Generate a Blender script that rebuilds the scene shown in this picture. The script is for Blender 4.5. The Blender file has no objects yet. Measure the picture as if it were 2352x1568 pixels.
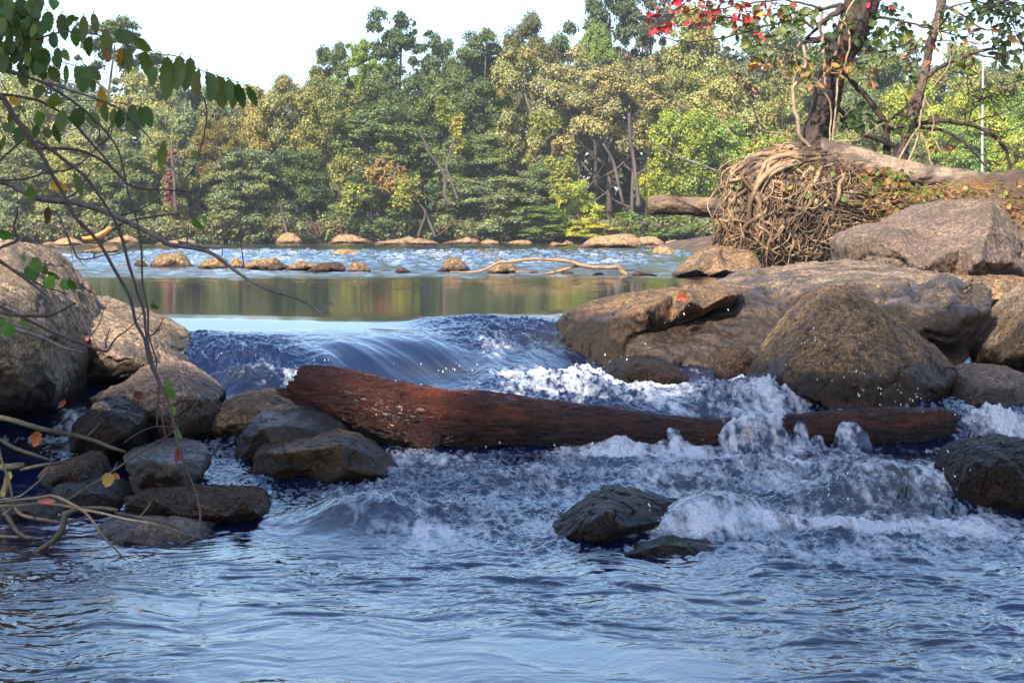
import bpy, math, random
import numpy as np
from mathutils import Vector
from mathutils.geometry import delaunay_2d_cdt

SC = bpy.context.scene
COL = SC.collection
rad = math.radians
# ---------------------------------------------------------------- camera, sky, sun, exposure
F, CX, HY, CH = 4389.0, 1176.0, 542.0, 0.44      # focal length and horizon of the photo (2352 px wide), eye height
cam = bpy.data.cameras.new("camera"); camo = bpy.data.objects.new("camera", cam); COL.objects.link(camo)
camo.location = (0, 0, CH); camo.rotation_euler = (rad(90), 0, 0)
cam.sensor_width = 36; cam.lens = 36 * F / 2352; cam.shift_y = -(784 - HY) / 2352
cam.clip_start = 0.05; cam.clip_end = 2000
SC.camera = camo

SUN_EL, SUN_AZ = 42.0, 205.0                      # azimuth clockwise from +Y (behind the viewer, from the left)
w = bpy.data.worlds.new("World"); SC.world = w; w.use_nodes = True
nt = w.node_tree; bg = nt.nodes["Background"]
sky = nt.nodes.new("ShaderNodeTexSky"); sky.sky_type = 'NISHITA'; sky.sun_disc = False
sky.sun_elevation = rad(SUN_EL); sky.sun_rotation = rad(SUN_AZ)
sky.air_density = 1.0; sky.dust_density = 1.6; sky.ozone_density = 3.2; sky.altitude = 50
nt.links.new(sky.outputs[0], bg.inputs[0]); bg.inputs[1].default_value = 0.13
sun = bpy.data.lights.new("sun", 'SUN'); suno = bpy.data.objects.new("sun", sun); COL.objects.link(suno)
sun.energy = 4.0; sun.angle = rad(0.8); sun.color = (1.0, 0.93, 0.82)
_d = Vector((math.sin(rad(SUN_AZ)) * math.cos(rad(SUN_EL)), math.cos(rad(SUN_AZ)) * math.cos(rad(SUN_EL)), math.sin(rad(SUN_EL))))
suno.rotation_euler = _d.to_track_quat('Z', 'Y').to_euler(); suno.location = _d * 60
SC.view_settings.view_transform = 'Standard'; SC.view_settings.look = 'None'
SC.view_settings.exposure = 1.36; SC.view_settings.gamma = 1.0
SC.render.engine = 'CYCLES'
SC.cycles.max_bounces = 6; SC.cycles.diffuse_bounces = 3; SC.cycles.glossy_bounces = 3; SC.cycles.transmission_bounces = 3
SC.cycles.transparent_max_bounces = 6; SC.cycles.use_denoising = True
SC.cycles.sample_clamp_indirect = 6; SC.cycles.caustics_reflective = False; SC.cycles.caustics_refractive = False

# ---------------------------------------------------------------- helpers
FRAMES = {'1': (2.8747, 0, 0), '2': (2.7305, 746.5, 0), '3': (2.7309, 1493, 0), '4': (3.034, 0, 516.8), '5': (2.9257, 574.2, 660.4),
          '6': (2.1603, 1263.3, 574.2), '7': (2.2756, 0, 1004.9), '8': (1.784, 1033.6, 1004.9), '9': (4.551, 0, 488.1),
          '10': (4.096, 516.8, 488.1), '11': (3.7235, 1033.6, 516.8), '12': (3.901, 0, 890.0), '13': (4.551, 0, 0),
          '14': (3.901, 1780.1, 0), 'D': (1.0, 0, 0)}
def fr(k, pts):
    s, ox, oy = FRAMES[k]
    return [(p[0] / s + ox, p[1] / s + oy) + tuple(p[2:]) for p in pts]
def W(px, py, Y):
    return np.array(((px - CX) / F * Y, Y, CH - (py - HY) / F * Y))
def Yw(py, z=0.0):
    """distance at which the level z meets picture row py"""
    return (CH - z) * F / (py - HY)

_perm = np.random.RandomState(7).permutation(256); _perm = np.concatenate([_perm, _perm, _perm])
_g2 = np.array([(math.cos(a), math.sin(a)) for a in np.linspace(0, 2 * math.pi, 256, endpoint=False)])
_g3 = np.random.RandomState(3).normal(size=(256, 3)); _g3 /= np.linalg.norm(_g3, axis=1)[:, None]; _g3 *= 1.3
def _fade(t): return t * t * t * (t * (t * 6 - 15) + 10)
def pn2(x, y, s=0):
    x = np.asarray(x) + s * 17.13; y = np.asarray(y) + s * 31.7
    xi = np.floor(x).astype(int); yi = np.floor(y).astype(int); xf = x - xi; yf = y - yi
    xi &= 255; yi &= 255; u = _fade(xf); v = _fade(yf)
    def g(ix, iy, dx, dy):
        h = _perm[_perm[ix & 255] + (iy & 255)]; q = _g2[h]; return q[..., 0] * dx + q[..., 1] * dy
    a = g(xi, yi, xf, yf); b = g(xi + 1, yi, xf - 1, yf); c = g(xi, yi + 1, xf, yf - 1); d = g(xi + 1, yi + 1, xf - 1, yf - 1)
    return (a + u * (b - a) + v * ((c + u * (d - c)) - (a + u * (b - a)))) * 1.5
def pn3(p, s=0):
    p = np.asarray(p) + np.array((s * 13.7, s * 7.3, s * 3.1))
    i = np.floor(p).astype(int); f = p - i; i &= 255; u = _fade(f)
    def g(a, b, c):
        h = _perm[_perm[_perm[(i[:, 0] + a) & 255] + ((i[:, 1] + b) & 255)] + ((i[:, 2] + c) & 255)]
        return ((_g3[h]) * (f - np.array((a, b, c)))).sum(1)
    def lx(b, c):
        A = g(0, b, c); return A + u[:, 0] * (g(1, b, c) - A)
    def ly(c):
        A = lx(0, c); return A + u[:, 1] * (lx(1, c) - A)
    A = ly(0); return A + u[:, 2] * (ly(1) - A)
def fbm3(p, oct=4, s=0, lac=2.1, gain=0.5):
    r = 0; a = 1.0; p = np.asarray(p)
    for k in range(oct): r = r + a * pn3(p, s + k); p = p * lac; a *= gain
    return r
def fbm2(x, y, oct=4, s=0, lac=2.05, gain=0.5, ridge=False):
    r = 0; a = 1.0
    for k in range(oct):
        n = pn2(x, y, s + k)
        r = r + a * ((1 - 2 * np.abs(n)) if ridge else n); x = x * lac; y = y * lac; a *= gain
    return r
def sstep(a, b, x):
    t = np.clip((x - a) / (b - a), 0, 1); return t * t * (3 - 2 * t)

def new_mesh(name, V, faces, mat=None, smooth=True, attrs=None, origin=None, mats=None, fmat=None):
    """link ONE mesh object; faces: list of index tuples or an (n,k) array; origin: the base point"""
    V = np.asarray(V, dtype=np.float64)
    if origin is not None: V = V - np.asarray(origin)
    me = bpy.data.meshes.new(name)
    if isinstance(faces, np.ndarray):
        n, k = faces.shape
        me.vertices.add(len(V)); me.loops.add(n * k); me.polygons.add(n)
        me.vertices.foreach_set("co", V.ravel()); me.loops.foreach_set("vertex_index", faces.ravel().astype(np.int32))
        me.polygons.foreach_set("loop_start", np.arange(0, n * k, k, dtype=np.int32))
        me.update(calc_edges=True)
    else:
        me.from_pydata([tuple(v) for v in V], [], [tuple(f) for f in faces])
    me.polygons.foreach_set("use_smooth", np.full(len(me.polygons), smooth, dtype=bool))
    for k, a in (attrs or {}).items():
        a = np.asarray(a, dtype=np.float32)
        if a.ndim == 1:
            me.attributes.new(k, 'FLOAT', 'POINT').data.foreach_set("value", a)
        else:
            c = np.ones((len(a), 4), dtype=np.float32); c[:, :3] = a
            me.attributes.new(k, 'FLOAT_COLOR', 'POINT').data.foreach_set("color", c.ravel())
    for m in (mats or ([mat] if mat else [])): me.materials.append(m)
    if fmat is not None: me.polygons.foreach_set("material_index", np.asarray(fmat, dtype=np.int32))
    me.update()
    o = bpy.data.objects.new(name, me); COL.objects.link(o)
    if origin is not None: o.location = origin
    return o
def tag(o, label=None, cat=None, group=None, kind=None):
    if label: o["label"] = label
    if cat: o["category"] = cat
    if group: o["group"] = group
    if kind: o["kind"] = kind
    return o
def thing(name, label, cat, loc=(0, 0, 0), group=None):
    o = bpy.data.objects.new(name, None); COL.objects.link(o); o.location = loc; o.empty_display_size = 0.1
    return tag(o, label, cat, group)
def child(o, parent):
    o.parent = parent
    o.location = Vector(o.location) - Vector(parent.location)
    return o

def catmull(P, n):
    P = np.asarray(P, dtype=float)
    if len(P) < 3:
        t = np.linspace(0, 1, n)[:, None]; return P[0] * (1 - t) + P[-1] * t
    Q = np.vstack([2 * P[0] - P[1], P, 2 * P[-1] - P[-2]])
    T = np.linspace(0, len(P) - 1 - 1e-9, n); i = T.astype(int); t = (T - i)[:, None]
    a, b, c, d = Q[i], Q[i + 1], Q[i + 2], Q[i + 3]
    return 0.5 * (2 * b + (c - a) * t + (2 * a - 5 * b + 4 * c - d) * t * t + (3 * b - a - 3 * c + d) * t ** 3)
def tube(P, R, sides=7, rough=0.0, seed=0, cap=True):
    """rings along the polyline P with radii R -> (V, faces (quads), ring parameter)"""
    P = np.asarray(P, dtype=float); n = len(P); R = np.broadcast_to(np.asarray(R, dtype=float), (n,))
    T = np.gradient(P, axis=0); T /= np.linalg.norm(T, axis=1)[:, None] + 1e-12
    up = np.array((0.13, 0.2, 1.0)); up /= np.linalg.norm(up)
    if abs(T[:, 2]).mean() > 0.8: up = np.array((0.2, 1.0, 0.1))
    A = np.cross(T, up); A /= np.linalg.norm(A, axis=1)[:, None] + 1e-9; B = np.cross(A, T)
    th = np.linspace(0, 2 * math.pi, sides, endpoint=False)
    V = P[:, None, :] + R[:, None, None] * (np.cos(th)[None, :, None] * A[:, None, :] + np.sin(th)[None, :, None] * B[:, None, :])
    V = V.reshape(-1, 3)
    if rough:
        rr = np.repeat(R, sides); c = np.repeat(P, sides, axis=0); d = V - c
        nz = pn3(V / (rr.mean() * 2.5 + 1e-6), seed)
        V = c + d * (1 + rough * nz)[:, None]
    i = np.arange(n - 1)[:, None] * sides; j = np.arange(sides)[None, :]; j2 = (j + 1) % sides
    Q = np.stack([i + j, i + j2, i + sides + j2, i + sides + j], -1).reshape(-1, 4)
    if cap and sides >= 4:
        # collapse-fan caps with quads
        V = np.vstack([V, P[0], P[-1]]); k0, k1 = len(V) - 2, len(V) - 1
        caps = [(k0, (q + 1) % sides, q, q) for q in range(0)]
        tri0 = np.array([(k0, (2 * q + 2) % sides, 2 * q + 1, 2 * q) for q in range(sides // 2)] if sides % 2 == 0 else [(k0, k0, (q + 1) % sides, q) for q in range(0)])
        b = (n - 1) * sides
        tri1 = np.array([(k1, b + 2 * q, b + 2 * q + 1, b + (2 * q + 2) % sides) for q in range(sides // 2)]) if sides % 2 == 0 else np.zeros((0, 4), int)
        if len(tri0): Q = np.vstack([Q, tri0, tri1])
    return V, Q
class Acc:
    """gathers several tubes or leaves into ONE mesh (one part)"""
    def __init__(s): s.V = []; s.Q = []; s.n = 0; s.C = []
    def add(s, V, Q, c=None):
        s.V.append(V); s.Q.append(np.asarray(Q) + s.n); s.n += len(V)
        s.C.append(np.broadcast_to(np.asarray(c if c is not None else (0.5, 0.5, 0.5), dtype=float), (len(V), 3)))
    def build(s, name, mat, parent=None, origin=None, smooth=True):
        V = np.vstack(s.V); Q = np.vstack(s.Q)
        if parent is not None and origin is None: origin = tuple(parent.location)
        o = new_mesh(name, V, Q, mat, smooth, {"tint": np.vstack(s.C)}, origin)
        if parent is not None: child(o, parent)
        return o

# ---------------------------------------------------------------- material helpers
class M:
    def __init__(s, name):
        s.m = bpy.data.materials.new(name); s.m.use_nodes = True; s.t = s.m.node_tree; s.n = s.t.nodes; s.l = s.t.links
        s.b = s.n["Principled BSDF"]; s.out = s.n["Material Output"]
    def node(s, ty, **kw):
        n = s.n.new(ty)
        for k, v in kw.items(): setattr(n, k, v)
        return n
    def set(s, sock, v):
        if hasattr(v, "is_output") or isinstance(v, bpy.types.NodeSocket): s.l.new(v, sock)
        else: sock.default_value = v if not isinstance(v, tuple) or len(v) != 3 or sock.type != 'RGBA' else (*v, 1)
    def pos(s): return s.node("ShaderNodeNewGeometry").outputs["Position"]
    def obj(s): return s.node("ShaderNodeTexCoord").outputs["Object"]
    def mapping(s, vec, scale=(1, 1, 1), rot=(0, 0, 0)):
        n = s.node("ShaderNodeMapping"); s.set(n.inputs[0], vec); n.inputs["Scale"].default_value = scale; n.inputs["Rotation"].default_value = rot
        return n.outputs[0]
    def noise(s, vec, scale, detail=4, rough=0.55, dist=0.0):
        n = s.node("ShaderNodeTexNoise"); s.set(n.inputs["Vector"], vec); n.inputs["Scale"].default_value = scale
        n.inputs["Detail"].default_value = detail; n.inputs["Roughness"].default_value = rough; n.inputs["Distortion"].default_value = dist
        return n.outputs["Fac"]
    def voro(s, vec, scale, feature='F1', out="Distance"):
        n = s.node("ShaderNodeTexVoronoi"); n.feature = feature; s.set(n.inputs["Vector"], vec); n.inputs["Scale"].default_value = scale
        return n.outputs[out]
    def ramp(s, fac, stops):
        n = s.node("ShaderNodeValToRGB"); s.set(n.inputs[0], fac); e = n.color_ramp.elements
        while len(e) < len(stops): e.new(0.5)
        for q, (p, c) in zip(e, stops):
            q.position = p; q.color = (*c, 1) if isinstance(c, tuple) else (c, c, c, 1)
        return n.outputs[0]
    def mix(s, fac, a, b, blend='MIX'):
        n = s.node("ShaderNodeMix"); n.data_type = 'RGBA'; n.blend_type = blend
        s.set(n.inputs[0], fac); s.set(n.inputs[6], a); s.set(n.inputs[7], b); return n.outputs[2]
    def math(s, op, a, b=0.5, c=None, clamp=False):
        n = s.node("ShaderNodeMath"); n.operation = op; n.use_clamp = clamp
        s.set(n.inputs[0], a); s.set(n.inputs[1], b)
        if c is not None: s.set(n.inputs[2], c)
        return n.outputs[0]
    def attr(s, name, color=False):
        n = s.node("ShaderNodeAttribute"); n.attribute_name = name
        return n.outputs["Color" if color else "Fac"]
    def bump(s, h, strength=0.3, dist=0.01, normal=None):
        n = s.node("ShaderNodeBump"); n.inputs["Strength"].default_value = strength; n.inputs["Distance"].default_value = dist
        s.set(n.inputs["Height"], h)
        if normal is not None: s.set(n.inputs["Normal"], normal)
        return n.outputs[0]
# ---------------------------------------------------------------- water surface of the river
def _lin(pts, x):
    xs, ys = zip(*sorted(pts)); return np.interp(x, xs, ys)
_LY = np.linspace(2, 14, 2401)
_k = np.exp(-0.5 * (np.arange(-40, 41) / 11.0) ** 2); _k /= _k.sum()
def _prof(pts): return np.convolve(np.pad(_lin(pts, _LY), 40, mode='edge'), _k, mode='valid')
# upper step: a gently tilted lip, then the glassy face; lower step: from behind the log down to the front pool
_LU = _prof([(2, -.25), (8.30, -.25), (8.45, -.225), (8.60, -.165), (8.78, -.095), (8.95, -.066), (9.4, -.038), (10.0, -.008), (10.4, 0), (14, 0)])
_LD = _prof([(2, -.21), (5.6, -.21), (6.0, -.202), (6.5, -.18), (7.0, -.16), (7.45, -.15), (7.60, -.13), (7.82, -.02), (8.0, -.008), (8.2, 0), (14, 0)])
def level(x, Y):
    """mean water level, before bumps and waves; the lip bulges downstream in mid-channel"""
    px = x / Y * F + CX
    c = np.interp(px, [-200, 330, 480, 640, 760, 880, 1000, 1120, 1250, 1350, 2600], [.35, .40, .34, .12, .0, 0, .08, .35, .85, 1.3, 1.3])
    c = c + .14 * pn2(px / 70.0, px * 0 + 3.3, 2) * (1 - np.exp(-((px - 880) / 150) ** 2)) * (1 - sstep(1150, 1300, px)) * (.4 + .6 * sstep(700, 1000, px))
    k = np.interp(px, [560, 760, 860, 960, 1120], [.45, .85, 1, .9, .45])
    d = Y - 8.92 - c; Ye = 8.92 + np.where(d > 0, d, d * k)
    return np.interp(Y + (Ye - Y) * sstep(7.9, 8.4, Y), _LY, _LU) + np.interp(Y, _LY, _LD)
def pxpy(x, Y, z): return x / Y * F + CX, HY + (CH - z) * F / Y
def G(px, py, cx, cy, rx, ry):
    return np.exp(-(((px - cx) / rx) ** 2 + ((py - cy) / ry) ** 2))
def box(px, py, x0, x1, y0, y1, sx, sy):
    return sstep(x0 - sx, x0 + sx, px) * (1 - sstep(x1 - sx, x1 + sx, px)) * sstep(y0 - sy, y0 + sy, py) * (1 - sstep(y1 - sy, y1 + sy, py))

def river(mat):
    Yn = np.concatenate([np.arange(1.2, 3.4, .03), np.arange(3.4, 5.4, 0.0052), np.arange(5.4, 9.4, 0.0045), np.arange(9.4, 11, 0.008)])
    Yf = 11 * (112 / 11.0) ** np.linspace(0, 1, 420)
    Ys = np.concatenate([Yn, Yf]); P = np.concatenate([np.linspace(-2600, -170, 80), np.linspace(-160, 2510, 1050), np.linspace(2520, 4900, 80)]); NC = len(P)
    Y = np.repeat(Ys, NC); PX = np.tile(P, len(Ys)); X = (PX - CX) / F * Y
    # the sheet widens with distance so that it reaches past the picture's sides
    L = level(X, Y); px, py = pxpy(X, Y, L)
    near = 1 - sstep(10.2, 11.2, Y)
    Z = L.copy()
    # --- smooth humps where water runs over stones
    def hump(cx, cy, rx, ry, h):
        nonlocal Z
        Z += h * G(px, py, cx, cy, rx, ry)
    hump(860, 1196, 165, 28, .085)          # mossy stone
    hump(1620, 1212, 120, 26, .10); hump(1700, 1180, 120, 26, .04)   # veil stone
    hump(2040, 1130, 190, 32, .085); hump(1950, 1090, 120, 26, .03)  # fall on the right
    hump(1440, 1120, 120, 22, .03); hump(1180, 1110, 150, 20, .025); hump(1700, 1090, 150, 20, .03)
    hump(1180, 768, 190, 18, .024); hump(1060, 742, 110, 9, .030); hump(1230, 752, 80, 9, .022); hump(480, 782, 90, 10, .018)      # standing waves right of the tongue
    hump(640, 815, 60, 18, .015)
    hump(1300, 900, 150, 30, .050); hump(1780, 925, 90, 30, .07); hump(1640, 905, 70, 24, .02)
    hump(600, 860, 90, 18, .025)
    hump(1960, 935, 50, 16, .06)
    hump(1420, 1030, 60, 12, .04); hump(2280, 985, 90, 20, .05)
    # --- where it is rough
    t = 0.0
    for cx, cy, rx, ry, a in [(1130, 748, 170, 16, .8), (540, 830, 170, 48, 1.4), (430, 775, 90, 14, .8), (450, 775, 90, 18, .6), (640, 880, 120, 30, .8), (1180, 770, 190, 32, 1.0), (1450, 830, 130, 40, 1.0), (1350, 900, 230, 45, 1.2),
                              (1700, 920, 170, 50, 1.3), (2000, 945, 220, 35, 1.1), (2300, 980, 160, 45, 1.2), (1250, 1090, 330, 60, .9),
                              (1750, 1100, 330, 65, 1.0), (900, 1110, 250, 50, .7), (620, 1120, 200, 40, .5), (1050, 1180, 300, 40, .7),
                              (2000, 1170, 330, 50, .9), (2000, 1240, 400, 40, .7), (1250, 1230, 250, 40, .5), (520, 1020, 120, 60, .6), (200, 1040, 200, 40, .3),
                              (980, 1060, 120, 35, .8)]:
        t = np.maximum(t, a * G(px, py, cx, cy, rx, ry))
    t *= near
    # the glassy tongue stays smooth
    tongue = np.clip(np.maximum(G(px, py, 900, 830, 190, 75) * 1.4, 1.2 * box(px, py, 400, 960, 700, 762, 50, 8)), 0, 1) * near
    t *= 1 - 0.92 * np.clip(tongue * (1 - .7 * sstep(1060, 1200, px)), 0, 1)
    wx = X + .06 * pn2(X * 5, Y * 3, 11); wy = Y + .10 * pn2(X * 4, Y * 3, 12)
    chop = .020 * fbm2(wx * 5, wy * 3.2, 2, 1) + .016 * fbm2(wx * 11, wy * 7, 2, 4, ridge=True) * .8 + .0105 * fbm2(wx * 26, wy * 15, 3, 8, 2.1, .62)
    Z += 1.35 * t * chop
    # --- front pool wavelets
    fp = sstep(1215, 1290, py) * near
    lf = sstep(500, 1700, px)
    rip = (.0042 * fbm2(wx * 3.0, wy * 4.5, 2, 21) + .0135 * np.maximum(0, fbm2(wx * 5.0, wy * 8.5, 2, 24) - .22) + .0018 * fbm2(wx * 8, wy * 12, 2, 25) +
           .0024 * (.4 + .9 * np.clip(.5 + pn2(X * 1.7, Y * 2.2, 29), 0, 1)) * fbm2(wx * 15, wy * 22, 3, 27, 2.1, .6))
    calm = 1 - .85 * np.clip(1.3 * G(px, py, 1300, 1530, 620, 75) + .6 * G(px, py, 700, 1480, 400, 80), 0, 1)
    Z += .98 * fp * rip * calm * (.75 + .5 * lf)
    # gentle ripples on quiet water in between
    Z += near * (1 - fp) * (1 - np.clip(t, 0, 1)) * (1 - .9 * tongue) * (1 - sstep(9.2, 9.8, Y)) * (.0035 * fbm2(wx * 9, wy * 9, 3, 31))
    # fine flow lines on the glassy slope
    Z += tongue * (.0022 * fbm2((X - .55 * (9.4 - Y)) * 24, Y * 2.0, 2, 33) + .022 * fbm2((X - .50 * (9.4 - Y)) * 3.6, Y * 1.3, 2, 36)) * (1 - sstep(9.0, 9.7, Y))
    # --- upstream: flat pool with a ruffled band beyond it
    far = sstep(10.6, 11.5, Y)
    ruf = sstep(17.5, 23, Y) * (1 - .35 * sstep(40, 70, Y)) ; rapid = np.clip(box(px, py, -200, 1500, 588, 612, 60, 7) + .7 * box(px, py, 300, 1700, 576, 592, 80, 4), 0, 1)
    f1 = .026 * fbm2(X * 1.9, Y * 1.5, 3, 41) * (Y / 25.0) ** .55
    f2 = .05 * fbm2(X * 1.3, Y * .55, 3, 45, ridge=True) * (Y / 30.0)
    Z += far * (ruf * f1 + rapid * np.maximum(f2, 0))
    streak = sstep(.05, .35, fbm2(X * .35, Y * 1.6, 3, 51) + .9 * (sstep(13.5, 20, Y) - .62))
    Z += far * (.00035 * fbm2(X * 2.2, Y * 2.2, 2, 53) + streak * .0030 * fbm2(X * 4, Y * 5, 2, 55)) * (1 - sstep(20, 26, Y))
    # --- the sheet that pours over the log
    ex = X + .07 * fbm2(X * 9, Y * 9, 3, 97); cov = np.clip(np.exp(-((ex - .985) / .15) ** 4) + .75 * np.exp(-((ex - 1.32) / .05) ** 2) + .6 * np.exp(-((ex - .66) / .06) ** 2), 0, 1) * sstep(7.40, 7.53, Y) * (1 - sstep(7.85, 8.0, Y))
    Z = Z + cov * np.maximum(0, -.262 + .02 * fbm2(X * 16, Y * 3, 2, 95) - Z)
    # --- foam
    fo = .85 * cov
    for cx, cy, rx, ry, a in [(1310, 885, 190, 32, .82), (1520, 905, 130, 30, .75), (1760, 925, 120, 42, 1.15), (1950, 935, 90, 22, .8), (1400, 1035, 130, 20, 1.15), (1560, 1045, 160, 22, .8),
                              (1780, 1065, 210, 35, .75), (2150, 1120, 80, 60, .8), (2000, 1080, 150, 12, .7), (2290, 985, 130, 30, .9), (1950, 1215, 300, 20, 1.0), (2220, 1215, 200, 28, .9), (1500, 1225, 260, 14, .7),
                              (1030, 1060, 110, 20, .75), (900, 1060, 90, 34, .7), (830, 1000, 45, 40, .6), (1000, 1230, 160, 14, .6), (960, 1258, 120, 14, .5), (1250, 1100, 260, 30, .45),
                              (1600, 1110, 260, 40, .5), (640, 870, 80, 20, .4), (1500, 1270, 500, 14, .35), (2000, 1270, 400, 30, .55), (100, 1010, 130, 10, .55), (330, 1015, 40, 12, .5), (160, 975, 40, 40, .6), (470, 1010, 70, 40, .35),
                              (1130, 800, 50, 25, .35), (1180, 860, 60, 15, .55), (1440, 850, 120, 18, .4), (1560, 1190, 120, 22, .6), (1620, 1232, 130, 16, .85), (2020, 1145, 120, 36, .5), (2165, 1110, 55, 60, 1.05), (1830, 1010, 50, 50, .8)]:
        fo = np.maximum(fo, a * G(px, py, cx, cy, rx, ry))
    fn = fbm2(wx * 9, wy * 5, 4, 61); fl = fbm2((wx - .25 * (7 - Y)) * 26, wy * 3.2, 2, 66)
    base = .20 * np.maximum(box(px, py, 640, 2600, 1050, 1235, 120, 18) * (.55 + .45 * sstep(900, 1400, px)), .8 * box(px, py, 1050, 2300, 850, 960, 100, 20))
    clus = sstep(-.22, .30, fbm2(wx * 2.6, wy * 2.2, 3, 68)); base = base * (.25 + 1.15 * clus); fo = fo * (.62 + .45 * clus)
    foam = np.clip(np.maximum(fo, base) * .95 + .30 * fn * np.sqrt(np.clip(np.maximum(fo, base), 0, 1)) + .36 * fl * np.clip(np.maximum(fo, base) * 1.5, 0, 1), 0, 1) * near * (1 - .9 * tongue * (1 - sstep(1080, 1220, px)))
    # small whitecaps upstream
    foam = np.maximum(foam, rapid * far * sstep(.95, 1.5, fbm2(X * 1.1, Y * .5, 3, 71, ridge=True)) * .5)
    # froth stands proud of the water
    bill = np.abs(fbm2(wx * 24, wy * 16, 2, 81)) + .5 * np.abs(fbm2(wx * 52, wy * 36, 2, 84))
    heavy = sstep(.45, 1.0, fo) * near
    Z += heavy * (.013 * bill + .030 * fbm2(wx * 6, wy * 4, 2, 86)) + .003 * foam * bill
    # thin sheets over stone look brown-green
    sh = 0.0
    for cx, cy, rx, ry, a in [(760, 1180, 70, 40, .9), (2030, 1150, 170, 45, .9), (1620, 1205, 150, 30, .9), (1030, 845, 130, 22, .75), (1290, 790, 110, 22, .9), (1350, 860, 70, 20, .5),
                              (1550, 1120, 120, 20, .5), (560, 870, 60, 15, .5), (170, 950, 50, 60, .8), (2200, 1080, 60, 40, .6), (130, 1030, 160, 30, .5), (2100, 1480, 300, 60, .35), (100, 1400, 220, 130, .45)]:
        sh = np.maximum(sh, a * G(px, py, cx, cy, rx, ry))
    sh = np.clip(sh + .3 * sh * fbm2(X * 20, Y * 6, 2, 91), 0, 1) * near
    V = np.stack([X, Y, Z], -1)
    n, m = len(Ys), NC
    i = (np.arange(n - 1)[:, None] * m + np.arange(m - 1)[None, :]).ravel()
    Q = np.stack([i, i + 1, i + m + 1, i + m], -1)
    # skirt of water beyond the picture's sides
    o = new_mesh("river_water", V, Q, mat, True, {"foam": foam, "shallow": sh, "chop": np.clip(near * (.25 + .9 * t) * (1 - .8 * tongue) * (1 - .5 * fp) + .05 + .75 * far * sstep(18.5, 22, Y), 0, 1)})
    tag(o, "river water pouring over a low ledge of boulders", "river", kind="structure")
    return o

def mat_water():
    s = M("river_water"); p = s.pos()
    foam = s.attr("foam"); shal = s.attr("shallow")
    body = s.mix(shal, (.0010, .0042, .028), (.024, .019, .008))
    mp = s.mapping(p, (1, .55, 1))
    h = s.math('ADD', s.noise(mp, 70, 3, .6), s.math('MULTIPLY', s.noise(mp, 22, 3, .5), 1.3))
    nb = s.node('ShaderNodeBump'); nb.inputs['Distance'].default_value = .006; s.set(nb.inputs['Height'], h); s.set(nb.inputs['Strength'], s.math('MULTIPLY', s.attr('chop'), .55)); nrm = nb.outputs[0]
    s.set(s.b.inputs["Base Color"], body); s.b.inputs["Roughness"].default_value = .045; s.b.inputs["IOR"].default_value = 1.9
    s.set(s.b.inputs["Normal"], nrm)
    # froth: bubbly, lacy, wet white
    f = s.node("ShaderNodeBsdfPrincipled"); f.inputs["Roughness"].default_value = .35
    f.inputs["Base Color"].default_value = (.66, .68, .74, 1); f.inputs["Subsurface Weight"].default_value = 0.0
    b1 = s.voro(s.mapping(p, (1, .7, 1)), 85); b2 = s.noise(p, 160, 3, .6)
    hb = s.math('ADD', s.math('MULTIPLY', b1, 1.2), b2)
    s.set(f.inputs["Normal"], s.bump(hb, .7, .012))
    fine = s.noise(s.mapping(p, (1, .16, 1), (0, 0, .25)), 60, 4, .6, .3); cell = s.voro(s.mapping(p, (1, .6, 1)), 38)
    lace = s.noise(s.mapping(p, (1, .22, 1), (0, 0, .25)), 26, 4, .6, .5)
    brk = s.math('ADD', s.math('MULTIPLY', s.math('SUBTRACT', fine, .5), .85), s.math('MULTIPLY', s.math('SUBTRACT', lace, .5), 1.9))
    brk = s.math('SUBTRACT', brk, s.math('MULTIPLY', s.math('SUBTRACT', cell, .45), .45))
    fac = s.math('MULTIPLY_ADD', s.math('ADD', brk, s.math('MULTIPLY_ADD', foam, 1.35, -.60)), 1.2, .5, clamp=True)
    fac = s.math('MULTIPLY', s.math('MULTIPLY', fac, .90), s.math('MULTIPLY', foam, 5.0, clamp=True))
    mx = s.node("ShaderNodeMixShader"); s.set(mx.inputs[0], fac); s.l.new(s.b.outputs[0], mx.inputs[1]); s.l.new(f.outputs[0], mx.inputs[2])
    s.l.new(mx.outputs[0], s.out.inputs[0])
    return s.m
WATER = river(mat_water())
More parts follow.
